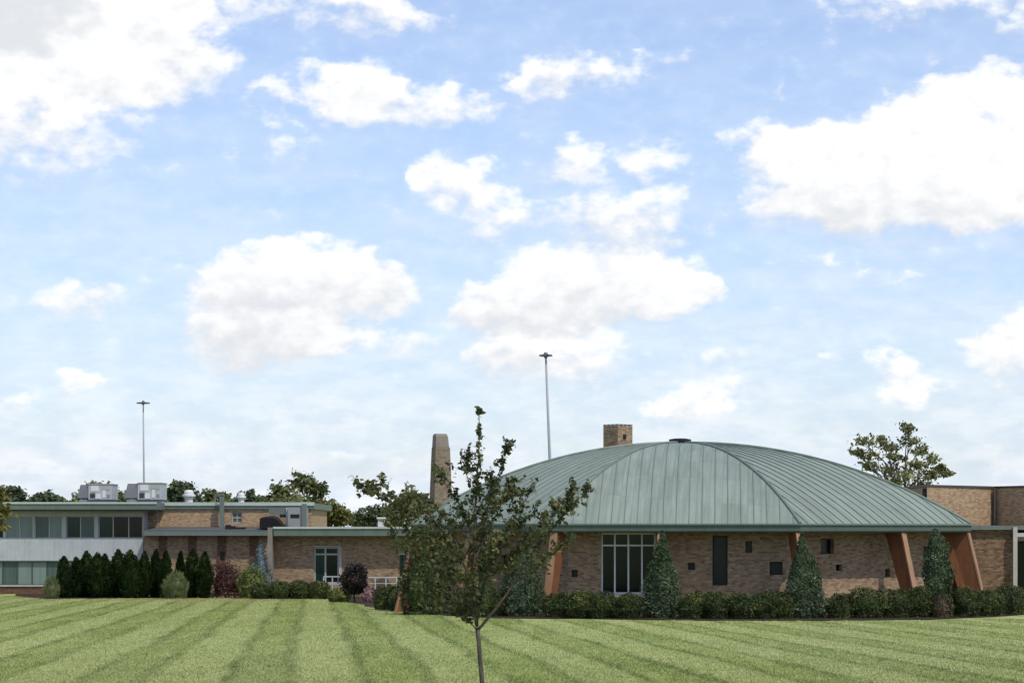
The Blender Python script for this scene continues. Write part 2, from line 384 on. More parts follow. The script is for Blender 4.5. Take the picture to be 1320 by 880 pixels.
def roof_mat():
    m, T = mat('copper_roof'); uv = T.node('ShaderNodeUVMap').outputs[0]; pos = T.node('ShaderNodeNewGeometry').outputs['Position']
    u, v, _ = T.sep(uv)
    cell = T.m('FLOOR', T.m('DIVIDE', u, .56)); half = T.m('FLOOR', T.m('DIVIDE', T.m('ADD', v, T.m('MULTIPLY', T.m('FLOORED_MODULO', T.m('MULTIPLY', cell, 7.3), 2.4), 1.)), 2.4))
    wn = T.node('ShaderNodeTexWhiteNoise', noise_dimensions='2D'); T.put(wn.inputs['Vector'], T.comb(cell, half, 0.))
    jv = T.m('ABSOLUTE', T.m('SUBTRACT', T.m('FLOORED_MODULO', T.m('ADD', v, T.m('MULTIPLY', T.m('FLOORED_MODULO', T.m('MULTIPLY', cell, 7.3), 2.4), 1.)), 2.4), 1.2))
    joint = T.smooth(jv, 1.15, 1.2)
    su = T.m('ABSOLUTE', T.m('SUBTRACT', T.m('FLOORED_MODULO', u, .56), .28)); seam = T.smooth(su, .22, .27)
    st = T.noise(T.v('MULTIPLY', uv, (5., .35, 1)), 1., 5, .65); bl = T.noise(pos, .35, 4, .6)
    c = T.mix(T.m('MULTIPLY_ADD', wn.outputs[0], .45, T.m('MULTIPLY_ADD', bl, 1., -.3)), (.168, .203, .170), (.248, .292, .245))
    c = T.mix(T.m('MULTIPLY', T.smooth(st, .48, .72), .5), c, (.29, .34, .30))
    c = T.mix(T.m('MULTIPLY', T.smooth(st, .5, .28), .5), c, (.125, .145, .115))
    c = T.mix(T.m('MULTIPLY', T.smooth(T.noise(T.v('MULTIPLY', uv, (.9, .12, 1)), 1., 5, .7), .5, .72), .35), c, (.165, .160, .125))
    c = T.mix(T.m('MULTIPLY', seam, .22), c, (.085, .115, .10))
    c = T.mix(T.m('MULTIPLY', joint, .18), c, (.10, .13, .115))
    finish(T, c, .55, .35, st, .15, .02); return m
M['roof'] = roof_mat()
M['seam'] = painted('seam_copper', (.145, .18, .150), .2, .5)

# ------------------------------------------------------------------ ground
mb = MB()
ys = [-400, 0, 40, 60, 80, 100, 120, 140, 160, 175, 400, 1500, 5000]
for a, b in zip(ys, ys[1:]):
    for x0, x1 in ((-5000, -150), (-150, 0), (0, 150), (150, 5000)):
        mb.face([(x0, a, G(a)), (x1, a, G(a)), (x1, b, G(b)), (x0, b, G(b))])
tag(mb.build('lawn', M['lawn']), None, None, kind='structure')
def grass():
    """short mown blades standing on the lawn, thickest in its near part"""
    g = np.random.default_rng(3); n = 330000
    Ya = 43.5*(97/43.5)**(g.uniform(0, 1, n)**1.25); Yb = 72*(160/72)**g.uniform(0, 1, 230000)
    Y = np.concatenate([Ya, Yb]); n = len(Y)
    # the beds bound the lawn on the far side
    cx = np.where(np.arange(n) < 330000, g.uniform(-40, 1360, n), g.uniform(-40, 660, n))
    X_ = (cx-HX)/F*Y
    edge = np.interp(cx, [-40, 15, 60, 230, 300, 350, 425, 490, 520, 560, 640, 740, 1200, 1290, 1370], [157, 157, 143.5, 147, 153, 148, 143.5, 118.5, 110, 103.5, 97.5, 95, 94.5, 97.5, 105])
    fade = np.clip((Y-72)/25, 0, 1); r_ = g.uniform(0, 1, n); far = np.arange(n) >= 330000
    k = (Y < edge+g.uniform(-.5, .3, n)) & np.where(far, (r_ < np.clip((Y-72)/20, 0, 1)), (r_ > fade) | (cx > 600)); X_, Y = X_[k], Y[k]; n = len(Y)
    h = g.uniform(.022, .046, n); clump = .7+.5*(np.sin(X_*2.1+np.sin(Y*.9)*2)*np.sin(Y*1.3+X_*.7)*.5+.5); h *= clump
    z = ZE-2.56-35/F*Y
    a = g.uniform(0, 6.283, n); w_ = g.uniform(.010, .022, n)*np.clip(Y/75, .9, 2.); lx = g.normal(0, .5, n)*h; ly = g.normal(0, .5, n)*h
    dx, dy = np.cos(a)*w_, np.sin(a)*w_
    V = np.stack([np.stack([X_-dx, Y-dy, z-.005], 1), np.stack([X_+dx, Y+dy, z-.005], 1), np.stack([X_+lx, Y+ly, z+h], 1)], 1).reshape(-1, 3)
    return V
GRASS = grass

def bed(pts, name='mulch_bed', m='mulch'):
    """a low mulched bed: front edge through photo pixels on the lawn, back edge at the given depth"""
    mb = MB(); fr = []; bk = []
    rnd = random.Random(4)
    for i in range(len(pts)-1):
        (xa, ya, ba), (xb, yb, bb) = pts[i], pts[i+1]
        for k in range(8):
            t = k/8; x, y, b = xa+(xb-xa)*t, ya+(yb-ya)*t, ba+(bb-ba)*t
            Y = 2.56*F/(y-718)+rnd.uniform(-.2, .3)+.75
            fr.append((X(x, Y), Y, G(Y)+.03)); bk.append((X(x, b), b, G(b)+.05))
    for i in range(len(fr)-1):
        mb.face([fr[i], fr[i+1], bk[i+1], bk[i]])
    return tag(mb.build(name, M[m]), None, None, kind='structure')
bed([(20, 768.5, 160), (60, 772, 160), (230, 770.5, 162), (300, 768, 162), (350, 770, 149.9), (425, 772, 149.9), (490, 783, 149.5)])
bed([(470, 782, 140), (520, 788, 118), (560, 793, 108), (640, 797.5, 104), (740, 798, 101), (900, 800.5, 100), (1080, 800.5, 102), (1200, 799, 106), (1290, 795, 109.5), (1370, 788, 109.5)])

# ------------------------------------------------------------------ foliage builders
RNG = np.random.default_rng(11)
def leaves(pts, size, normals=None, asp=.55, spread=1., seed=0, shape=4, face=0.):
    """many small leaf faces: returns vertex and face arrays. long axis follows `normals` loosely"""
    r = np.random.default_rng(seed); n = len(pts)
    d = r.normal(size=(n, 3))
    if face:      # leaf blades lie roughly facing `normals`
        fn = normals/(np.linalg.norm(normals, axis=1, keepdims=True)+1e-9)*face+r.normal(size=(n, 3))*.6; fn /= np.linalg.norm(fn, axis=1, keepdims=True)
        d -= (d*fn).sum(1, keepdims=True)*fn
    elif normals is not None: d = d*spread+normals*1.6
    d /= np.linalg.norm(d, axis=1, keepdims=True)+1e-9
    e = np.cross(fn, d) if face else r.normal(size=(n, 3)); e -= (e*d).sum(1, keepdims=True)*d; e /= np.linalg.norm(e, axis=1, keepdims=True)+1e-9
    s = (size*r.uniform(.5, 1.5, n))[:, None]
    h = np.cross(d, e)
    if shape == 4:
        ring = [pts-d*s*.5, pts+e*s*asp*.5, pts+d*s*.5, pts-e*s*asp*.5]
    else:     # pointed leaf, folded a little along the midrib
        f = h*s*.10
        ring = [pts-d*s*.5, pts-d*s*.15+e*s*asp*.5+f, pts+d*s*.2+e*s*asp*.4+f, pts+d*s*.55, pts+d*s*.2-e*s*asp*.4+f, pts-d*s*.15-e*s*asp*.5+f]
    k = len(ring); V = np.stack(ring, 1).reshape(-1, 3)
    return V, k
def leaf_obj(name, V, k, m, parent=None, origin=(0, 0, 0), extra=None):
    """mesh from leaf arrays; extra = (verts, faces) of an inner body in the same mesh"""
    V = np.asarray(V, float)-np.asarray(origin, float); nl = len(V)//k
    me = bpy.data.meshes.new(name)
    ev, ef = extra if extra else ([], [])
    ev = np.asarray(ev, float).reshape(-1, 3)-(np.asarray(origin, float) if len(ev) else 0)
    allv = np.concatenate([V, ev]) if len(ev) else V
    loops = np.arange(nl*k); starts = np.arange(nl)*k
    if len(ef):
        base = nl*k; fl = np.array([i+base for f in ef for i in f]); lens = np.array([len(f) for f in ef])
        st = nl*k+np.concatenate([[0], np.cumsum(lens)[:-1]]); loops = np.concatenate([loops, fl]); starts = np.concatenate([starts, st])
    me.vertices.add(len(allv)); me.vertices.foreach_set('co', allv.ravel())
    me.loops.add(len(loops)); me.loops.foreach_set('vertex_index', loops.astype(np.int32))
    me.polygons.add(len(starts)); me.polygons.foreach_set('loop_start', starts.astype(np.int32))
    me.update(calc_edges=True); me.validate()
    me.materials.append(m); o = bpy.data.objects.new(name, me); o.location = origin
    return link(o, parent)
def lump(P, seed, freq, amp):
    """cheap smooth 3D noise from a few random sine waves"""
    r = np.random.default_rng(seed); out = np.zeros(len(P))
    for i in range(7):
        kx = r.normal(size=3)*freq*(1+.5*i/3); out += np.sin(P@kx+r.uniform(0, 6.28))/(1+.35*i)
    return amp*out/2.4

def cone_points(n, h, r, prof, seed, low=.12, lob=.30):
    """points and outward directions on an upright conifer: prof(t) gives the radius fraction at height fraction t"""
    g = np.random.default_rng(seed); t = g.uniform(0, 1, n*2)
    pr = np.array([prof(q) for q in t]); keep = g.uniform(0, 1, n*2) < pr/pr.max()+.12; t = t[keep][:n]; n = len(t)
    a = g.uniform(0, 2*np.pi, n); dirs = np.stack([np.cos(a), np.sin(a), np.zeros(n)], 1)
    R = r*np.array([prof(q) for q in t])
    l = lump(np.stack([np.cos(a)*2, np.sin(a)*2, t*h*1.6], 1), seed, 1.6, lob)
    depth = 1.06-np.abs(g.normal(0, .24, n))
    rad = R*(1+l)*depth
    P = np.stack([np.cos(a)*rad, np.sin(a)*rad, t*h], 1)
    return P, dirs
def conifer(name, x, ybot, ytop, wpx, Y, m, label, cat, group, prof, seed, n=5200, size=.13, lean=0., twin=None, foot=None, origin_y=None):
    b = px(x, ybot, Y); zb = G(Y); h = Z(ytop, Y)-zb; r = wpx/2*Y/F
    e = thing(name, (b.x, Y, zb), label, cat, group)
    P, D = cone_points(n, h, r, prof, seed); lean = lean or np.random.default_rng(seed+900).normal()*.018; P[:, 0] += lean*P[:, 2]
    if twin:
        dx, th, tr = twin; P2, D2 = cone_points(int(n*.6), h*th, r*tr, prof, seed+7); P2[:, 0] += dx*r
        P = np.concatenate([P, P2]); D = np.concatenate([D, D2])
    D = D+np.array([0, 0, 1.1]); D /= np.linalg.norm(D, axis=1, keepdims=True)
    # inner dark body so that it does not read as a see-through veil
    ev, ef = [], []
    k = 12
    for i in range(9):
        t = .02+i/8*.93
        for j in range(k):
            a = 2*math.pi*j/k; q = r*prof(t)*.72*(1+.12*math.sin(3*a+i)); ev.append((b.x+q*math.cos(a)+lean*t*h, Y+q*math.sin(a), zb+t*h))
    for i in range(8):
        for j in range(k):
            j2 = (j+1) % k; ef.append((i*k+j, i*k+j2, (i+1)*k+j2, (i+1)*k+j))
    V, kk = leaves(P+np.array([b.x, Y, zb]), size, D*np.array([1, 1, 1. if prof is arb else .55]), .42, .5, seed, face=0. if prof is arb else .7)
    o = leaf_obj('foliage', V, kk, m, e, extra=(ev, ef))
    mb = MB(); mb.tube([(b.x, Y, zb-.1), (b.x, Y, zb+h*.5)], [r*.12+.03, .02], 6); mb.build('trunk', M['bark'], e)
    return e
def shrub(name, x, ybot, ytop, wpx, Y, m, label, cat, group, seed, n=3600, size=.10, boxy=2.6, deep=None, lob=.16, spiky=0.):
    """rounded or clipped shrub: leaves through the outer volume round a dark twiggy heart; one mesh"""
    bx = X(x, Y); zb = G(Y); h = Z(ytop, Y)-zb; rx = wpx/2*Y/F; ry = deep or rx*.9
    g = np.random.default_rng(seed)
    d = g.normal(size=(n, 3)); d[:, 2] = np.abs(d[:, 2]); d /= np.linalg.norm(d, axis=1, keepdims=True)
    q = (np.abs(d)**boxy).sum(1)**(1/boxy); s = 1/q
    rr = s*(1-np.abs(g.normal(0, .15, n)))*(1+lump(d*2.2, seed, 1.5, lob))
    P = d*rr[:, None]*np.array([rx, ry, h*.66])+np.array([bx, Y, zb+h*.34])
    low = g.uniform(0, 1, n) < .34                       # skirt: hangs down to the ground all round
    aa = g.uniform(0, 2*np.pi, n); cs_ = np.stack([np.cos(aa), np.sin(aa)], 1)
    sk = ((np.abs(cs_)**boxy).sum(1)**(-1/boxy))*(1-np.abs(g.normal(0, .12, n)))*(1+lump(np.concatenate([cs_*2.2, np.zeros((n, 1))], 1), seed, 1.5, lob))
    tz = g.uniform(0, 1, n); sk *= .82+.18*tz
    P[low] = np.stack([bx+cs_[:, 0]*sk*rx, Y+cs_[:, 1]*sk*ry, zb+.03+tz*h*.40], 1)[low]
    d[low] = np.concatenate([cs_, np.zeros((n, 1))], 1)[low]
    nn = d+np.array([0, 0, .6+spiky])
    V, k = leaves(P, size, nn, .5 if not spiky else .10, .9 if not spiky else .55, seed, face=0. if spiky else 1.)
    ev, ef = [], []; K, L = 14, 7
    for i in range(L):
        ph = -.42+i/(L-1)*(math.pi/2+.37)
        for j in range(K):
            a = 2*math.pi*j/K; dd = np.array([math.cos(ph)*math.cos(a), math.cos(ph)*math.sin(a), math.sin(ph)])
            ss = .70/((np.abs(dd)**boxy).sum()**(1/boxy)); ev.append((bx+dd[0]*ss*rx, Y+dd[1]*ss*ry, max(zb, zb+h*.34+dd[2]*ss*h*.66)))
    for i in range(L-1):
        for j in range(K):
            j2 = (j+1) % K; ef.append((i*K+j, i*K+j2, (i+1)*K+j2, (i+1)*K+j))
    o = leaf_obj(name, V, k, m, None, (bx, Y, zb), extra=(ev, ef))
    return tag(o, label, cat, group)

def broad_tree(name, x, Y, clumps, m, label, group, seed, size=.30, dens=240, trunk_r=.22, base_z=None, gap=.55):
    """tree whose crown is a set of leaf clumps (photo column, row, half width, half height [, depth offset m])"""
    g = np.random.default_rng(seed); bx = X(x, Y); zb = G(Y) if base_z is None else base_z
    e = thing(name, (bx, Y, zb), label, 'tree', group)
    cs = []
    for c in clumps:
        dz = c[4] if len(c) > 4 else g.uniform(-1, 1)*c[2]*Y/F*1.3
        p = px(c[0], c[1], Y); cs.append((np.array([p.x, Y+dz, p.z]), c[2]*Y/F, c[3]*Y/F))
    top = max(c[0][2] for c in cs); low = min(c[0][2] for c in cs)
    fork = np.array([bx, Y, zb+(low-zb)*.65])
    mid = np.array([bx+.1, Y, (fork[2]+top)/2])
    mb = MB(); mb.tube([(bx, Y, zb-.2), (bx, Y, zb+.6), tuple(fork), tuple(mid)], [trunk_r*1.35, trunk_r, trunk_r*.8, trunk_r*.3], 8)
    for c, rx, rz in cs:
        s = fork+(mid-fork)*g.uniform(0, .8); k = (s+c)/2+np.array([0, 0, .12*np.linalg.norm(c-s)])
        mb.tube([tuple(s), tuple(k), tuple(c)], [trunk_r*.35, trunk_r*.22, trunk_r*.06], 5)
        for q in range(4):
            u = g.normal(size=3); u /= np.linalg.norm(u); u[2] = abs(u[2])*.7
            mb.tube([tuple((k+c)/2), tuple(c+u*np.array([rx, rx, rz])*.8)], [trunk_r*.12, trunk_r*.03], 4)
    mb.build('trunk', M['bark'], e)
    Ps, Ns = [], []
    for c, rx, rz in cs:
        # sub-clumps inside each clump so that gaps of sky stay open between them
        ns = max(5, int(9*gap*2)); 
        for q in range(ns):
            u = g.normal(size=3); u /= np.linalg.norm(u); u *= g.uniform(.25, .95)
            sc = c+u*np.array([rx, rx, rz]); n = int(dens*(rx*rz+.3)/ns)+10
            P = sc+g.normal(size=(n, 3))*np.array([rx, rx, rz])*.26; Ps.append(P); Ns.append(np.tile(u, (n, 1)))
    P = np.concatenate(Ps); N = np.concatenate(Ns)
    V, k = leaves(P, size, N+np.array([0, 0, .5]), .62, 1.3, seed, 4, face=.8)
    leaf_obj('crown', V, k, m, e); return e

# ------------------------------------------------------------------ two-storey classroom block on the left
def frontal_holes(rects, x_left, Y):
    xl = X(x_left, Y); return [(X(a, Y)-xl, X(b, Y)-xl, Z(d, Y), Z(c, Y)) for a, b, c, d in rects]   # rect: x0,x1,ytop,ybot
def window_unit(parent, Yf, x0, x1, y0, y1, mull, pane_mats, fm, fw=.07, inset=.14, trans=()):
    """a framed window in a wall facing the camera: mullion columns at photo x in mull, transoms at rows in trans; one pane per light"""
    a, b, t, u = X(x0, Yf), X(x1, Yf), Z(y0, Yf), Z(y1, Yf)
    y = Yf+inset; mb = MB()
    mb.box(a, b, y, y+.09, t-fw, t); mb.box(a, b, y, y+.09, u, u+fw); mb.box(a, a+fw, y, y+.088, u+fw, t-fw); mb.box(b-fw, b, y, y+.088, u+fw, t-fw)
    for c in mull: q = X(c, Yf); mb.box(q-fw/2, q+fw/2, y+.002, y+.086, u+fw, t-fw)
    for c in trans: q = Z(c, Yf); mb.box(a+fw, b-fw, y+.004, y+.084, q-fw/2, q+fw/2)
    f = mb.build('window', fm, parent)
    cs = [a]+[X(c, Yf) for c in mull]+[b]
    for i in range(len(cs)-1):
        p = MB(); p.box(cs[i]+.02, cs[i+1]-.02, y+.05, y+.07, u+.02, t-.02)
        o = p.build('pane', pane_mats[i % len(pane_mats)], f)
    return f
YB = 163.
bld = thing('school_building', (X(60, YB), YB, G(YB)), 'long flat-roofed two-storey block with grey spandrel panel and strip windows at the left', 'building')
gz = G(YB)-.3
def zb(y): return Z(y, YB)
xl, xr = X(-140, YB), X(185, YB)
upper = [(-38, 4.5), (7, 42.5), (44.5, 80), (85, 122), (126.5, 184)]
mb = MB()
wall_panel(mb, (xl, YB), (1, 0), xr-xl, gz, zb(657), frontal_holes([(a, b, 664.5, 693.5) for a, b in upper]+[(-130, 182, 723, 754)], -140, YB), .3)
for wz in ((zb(694), zb(721)),): pass
mb.face([(xr, YB, gz), (xr, YB+12, gz), (xr, YB+12, zb(657)), (xr, YB, zb(657))])
mb.build('wall', M['frame'], bld)
box_obj('spandrel_panel', M['panel'], bld, xl, xr-.01, YB-.06, YB-.002, zb(722), zb(694.5))
for q in range(-120, 185, 38):
    box_obj('panel_joint', M['galv'], bld, X(q, YB), X(q+.6, YB), YB-.075, YB-.06, zb(722), zb(694.5))
window_unit(bld, YB, -38, 4.5, 664.5, 693.5, [-17], [M['g_dark']], M['frame'])
window_unit(bld, YB, 7, 42.5, 664.5, 693.5, [25], [M['g_blind']], M['frame'])
window_unit(bld, YB, 44.5, 80, 664.5, 693.5, [63], [M['g_blind2'], M['g_blind']], M['frame'])
window_unit(bld, YB, 85, 122, 664.5, 693.5, [103.5], [M['g_green'], M['g_blind2']], M['frame'])
window_unit(bld, YB, 126.5, 184, 664.5, 693.5, [145.5, 165.5], [M['g_green'], M['g_dark'], M['g_dark']], M['frame'])
window_unit(bld, YB, -130, 182, 723, 754, list(range(-111, 182, 19)), [M['g_blind'], M['g_blind2'], M['g_blind']], M['frame_dark'])
box_obj('brick_plinth', M['brick_red'], bld, xl, xr-.02, YB-.12, YB-.003, gz, zb(755.5))
box_obj('window_sill', M['concrete'], bld, xl, xr-.02, YB-.2, YB-.003, zb(755.5)+.003, zb(753.5))
# brick return at the end of the strip windows, under the roof
box_obj('brick_pier', M['brick'], bld, xr+.004, X(203, YB+2), YB+2, YB+11, gz, zb(657))
mb = MB(); mb.box(xl, X(202, YB-1), YB-1.1, YB+22, zb(656.5), zb(647.5)); mb.build('roof', M['fascia'], bld)
mb = MB(); mb.box(xl, X(202, YB-1)+.03, YB-1.16, YB-1.1, zb(649.5), zb(647)); mb.build('coping', M['fascia_light'], bld)
box_obj('soffit', M['soffit'], bld, xl, X(201, YB-1), YB-1.0, YB-.02, zb(658.5), zb(656.5)-.003)
# set-back upper storey of tan brick
YU = 166.
x0u, x1u = X(202.6, YU), X(405, YU)
mb = MB(); at = wall_panel(mb, (x0u, YU), (1, 0), x1u-x0u-.2, Z(690, YU), Z(655.5, YU), frontal_holes([(299, 312, 660, 674)], 202.6, YU), .25)
mb.face([(x1u-.2, YU, Z(690, YU)), (x1u-.2, YU+14, Z(690, YU)), (x1u-.2, YU+14, Z(655.5, YU)), (x1u-.2, YU, Z(655.5, YU))])
mb.build('upper_wall', M['brick_tan'], bld)
window_unit(bld, YU, 299, 312, 660, 674, [305.5], [M['g_blind2']], M['frame'], inset=.1, trans=(667,))
mb = MB(); mb.box(x0u-.05, x1u, YU-.14, YU+16, Z(655.8, YU), Z(648, YU)); mb.build('upper_roof', M['fascia'], bld)
mb = MB(); mb.box(x0u-.05, x1u+.03, YU-.2, YU-.14, Z(651.5, YU), Z(647, YU)); mb.build('upper_coping', M['fascia_light'], bld)
# lower flat roof and its brick wall with darker piers
YL = 162.
x0l, x1l = X(185.6, YL), X(346, YL)
mb = MB(); mb.box(x0l, x1l+1, YL, YL+1.2, gz, Z(689.5, YL)); mb.build('lower_wall', M['brick'], bld)
for a, b in ((205, 214.5), (243, 253), (280.5, 291), (322, 332.5)):
    box_obj('brick_pilaster', M['brick_red'], bld, X(a, YL), X(b, YL), YL-.12, YL-.003, gz, Z(690, YL))
box_obj('slit_window', M['hole'], bld, X(284, YL), X(290, YL), YL-.15, YL-.122, Z(721, YL), Z(711, YL))
mb = MB(); a, b = X(185.2, YL-.8), X(347, YL-.8)
y_ = YL-.8
mb.hexa([(a, y_, Z(684.2, y_)), (b, y_, Z(684.2, y_)), (b, YU-.05, Z(684.2, y_)), (a, YU-.05, Z(684.2, y_))],
        [(a, y_, Z(683.4, y_)), (b, y_, Z(683.4, y_)), (b, YU-.05, Z(678.6, YU)), (a, YU-.05, Z(678.6, YU))]); mb.build('lower_roof', M['roof_grey'], bld)
box_obj('lower_fascia', M['metal_green'], bld, a, b, y_-.05, YU-.06, Z(690, y_), Z(684.2, y_)-.003)

# things on that roof
ROOFZ = zb(647.5)
def hvac(xa, xm, xb, yt, Y, label):
    e = thing('rooftop_air_unit', (X((xa+xb)/2, Y), Y+1, ROOFZ), label, 'air conditioner', 'air units on the flat roof')
    a, c, b = X(xa, Y), X(xm, Y), X(xb, Y); t = Z(yt, Y)
    mb = MB(); mb.box(c, b, Y, Y+2.6, ROOFZ+.25, t); mb.build('cabinet', M['galv'], e)
    mb = MB(); q = [(a, Y+.35, ROOFZ+.35), (c-.004, Y+.05, ROOFZ+.35), (c-.004, Y+2.5, ROOFZ+.35), (a, Y+2.4, ROOFZ+.35)]
    mb.hexa(q, [(a+.25, Y+.35, t-.02), (c-.004, Y+.05, t-.02), (c-.004, Y+2.5, t-.02), (a+.25, Y+2.4, t-.02)]); mb.build('shaded_flank', M['galv_dark'], e)  # left flank of the unit; its shade is put in as a darker grey
    box_obj('base_curb', M['galv_dark'], e, a+.2, b-.1, Y+.15, Y+2.4, ROOFZ, ROOFZ+.25)
    wd = b-c; hh = t-ROOFZ-.25
    for fx, fz, fw, fh, mm in ((.06, .08, .16, .25, 'galv_dark'), (.30, .06, .22, .3, 'white'), (.60, .12, .13, .52, 'white'), (.80, .12, .12, .2, 'galv_dark'), (.10, .55, .34, .36, 'white'), (.55, .62, .38, .28, 'frame')):
        box_obj('access_panel', M[mm], e, c+wd*fx, c+wd*(fx+fw), Y-.025, Y-.002, ROOFZ+.25+hh*fz, ROOFZ+.25+hh*(fz+fh))
    mb = MB()
    for i in range(7): mb.box(c+wd*.08, c+wd*.30, Y-.05, Y-.027, ROOFZ+.3+hh*(.08+.05*i), ROOFZ+.3+hh*(.10+.05*i))
    mb.build('louvre', M['black'], e)
    box_obj('lid', M['galv'], e, c-.05, b+.06, Y-.06, Y+2.66, t+.002, t+.05)
hvac(98, 114, 144, 624, YB+2, 'boxy grey rooftop air unit nearer the left end of the flat roof')
hvac(159, 177.5, 208, 622.5, YB+2, 'boxy grey rooftop air unit in front of the far thin light mast')
def mushroom(xc, wpx, yt, Y, rz, label, m='white'):
    r = wpx/2*Y/F; c = (X(xc, Y), Y); t = Z(yt, Y); h = t-rz
    e = thing('roof_ventilator', (c[0], Y, rz), label, 'vent', 'white fans on the set-back roof')
    a = MB(); a.lathe(c, [(r*.62, rz), (r*.62, rz+h*.35), (r*.7, rz+h*.36), (r*.7, rz+h*.5)], 18); a.build('base', M[m], e)
    a = MB(); a.lathe(c, [(r*.95, rz+h*.5), (r, rz+h*.55), (r*.98, rz+h*.68), (r*.72, rz+h*.70), (r*.74, rz+h*.86), (r*.55, t), (.02, t+.02)], 18); a.build('hood', M[m], e, smooth=False)
UZ = Z(648, YU)
mushroom(243.5, 17, 631.5, YU+3, UZ, 'wide white mushroom-shaped roof fan left of the rusty flue pipe')
mushroom(311, 12.5, 635, YU+3, UZ, 'narrow white mushroom-shaped roof fan right of the flue pipe')
e = thing('flue_pipe', (X(286, YU-.7), YU-.7, Z(682, YU)), 'square brownish flue duct climbing the tan brick wall past the roof edge', 'flue')
Yp = YU-.72
mb = MB(); mb.box(X(283.2, Yp), X(288.8, Yp), Yp-.15, Yp+.14, Z(681, Yp), Z(638, Yp)); mb.build('duct', M['metal_green'], e)
box_obj('rain_cap', M['stone'], e, X(282.6, Yp), X(289.4, Yp), Yp-.2, Yp+.16, Z(638, Yp)+.003, Z(636.6, Yp))
mb = MB(); mb.tube([(X(277, Yp+1.2), Yp+1.2, UZ), (X(277, Yp+1.2), Yp+1.2, Z(639, Yp+1)), (X(283, Yp+.2), Yp+.1, Z(638.6, Yp))], .05, 6); mb.build('brace', M['galv_dark'], e)
# stair house with louvre slots and a tarpaulin beside it
Ys = YU-2.6; rz = Z(681.5, Ys)
M['hatch'] = painted('grey_hatch_metal', (.25, .265, .255), .15, .55)
e = thing('stair_house', (X(372, Ys), Ys, rz), 'grey-green sheet metal hatch with dark louvre slots on the lower roof', 'roof hatch')
mb = MB(); mb.box(X(371, Ys), X(394, Ys), Ys, Ys+2, rz, Z(653.5, Ys)); mb.build('cladding', M['hatch'], e)
mb = MB(); mb.box(X(345.5, Ys), X(370.8, Ys), Ys+.4, Ys+2, Z(663, Ys), Z(654, Ys)); mb.build('side_panel', M['metal_green'], e)
box_obj('canopy_leg', M['galv'], e, X(368, Ys), X(370.9, Ys), Ys+.3, Ys+.39, rz, Z(654, Ys))
box_obj('corner_post', M['metal_green'], e, X(389, Ys), X(395.5, Ys), Ys-.12, Ys-.002, rz, Z(649, Ys))
for a, b in ((374.5, 386),):
    box_obj('louvre_slot', M['black'], e, X(a, Ys), X(b, Ys), Ys-.03, Ys-.002, Z(667, Ys), Z(662.5, Ys))
box_obj('louvre_slot', M['black'], e, X(360, Ys), X(370, Ys), Ys+.37, Ys+.398, Z(666.5, Ys), Z(662.5, Ys))
Yt = Ys-.4
mb = MB(); prof = []
for i in range(13):
    t = i/12; xx = 337+t*28; yy = 667-math.sin(min(1, t*1.35+.15)*math.pi*.62)*2.6+max(0, t-.55)**2*48
    prof.append((X(xx, Yt), Z(yy, Yt)))
rng = random.Random(2); z0 = Z(681.2, Yt)
for i in range(12):
    (a, za), (b, zc) = prof[i], prof[i+1]
    mb.hexa([(a, Yt-1.2, z0), (b, Yt-1.2, z0), (b, Yt+.3, z0), (a, Yt+.3, z0)], [(a, Yt-1.2, za-.12), (b, Yt-1.2, zc-.12), (b, Yt+.3, zc), (a, Yt+.3, za)])
tag(mb.build('tarpaulin', M['tarp'], None, origin=(X(350, Yt), Yt, z0)), 'black tarpaulin over a hump on the lower roof beside the metal hatch', 'tarpaulin')
mb = MB()
for i, (a, b, t) in enumerate(((291, 297, 676), (296, 303, 677.5), (302, 316, 679.2))):
    mb.box(X(a, Yt), X(b, Yt), Yt-.3-.02*i, Yt+.5+.02*i, z0-.1, Z(t, Yt))
tag(mb.build('roof_scuttle', M['black'], None, origin=(X(302, Yt), Yt, z0)), 'low black sloping scuttle on the lower roof under the small window', 'roof hatch')

# ------------------------------------------------------------------ single-storey wing in the middle
YW = 150.
wing = thing('brick_wing', (X(440, YW), YW, G(YW)), 'low brick wing with green fascia linking the two-storey block to the round hall', 'building')
gw = G(YW)-.3; a, b = X(352, YW), X(604, YW)
mb = MB(); wall_panel(mb, (a, YW), (1, 0), b-a, gw, Z(688, YW), frontal_holes([(404.5, 437, 704.5, 752), (515, 529, 714.5, 743)], 352, YW), .3)
mb.face([(a, YW+12, gw), (a, YW, gw), (a, YW, Z(688, YW)), (a, YW+12, Z(688, YW))])
mb.build('wall', M['brick'], wing)
window_unit(wing, YW, 404.5, 437, 704.5, 752, [419.3], [M['g_green'], M['g_dark']], M['frame'], .11, .12, trans=(714,))
window_unit(wing, YW, 515, 529, 714.5, 743, [521], [M['g_green']], M['frame_dark'], .08, .1)
for x0, x1, y0, y1 in ((402.5, 439, 703, 704.4), (513, 531, 713, 714.4)):
    box_obj('lintel', M['concrete'], wing, X(x0, YW), X(x1, YW), YW-.06, YW-.002, Z(y1, YW), Z(y0, YW))
box_obj('window_jamb', M['concrete'], wing, X(437.1, YW), X(440.5, YW), YW-.05, YW-.003, Z(752, YW), Z(704.5, YW))
YF = YW-1.1
mb = MB(); mb.box(X(352.6, YF), X(602, YF), YF, YW+14, Z(690.3, YF), Z(681.2, YF)); mb.build('roof', M['fascia'], wing)
mb = MB(); mb.box(X(352, YF), X(602, YF)+.05, YF-.07, YF+.5, Z(681.2, YF)+.003, Z(678.6, YF)); mb.build('coping', M['fascia_light'], wing)
box_obj('soffit', M['soffit'], wing, X(354, YF), X(600, YF), YF+.05, YW-.02, Z(691.2, YF), Z(690.3, YF)-.003)
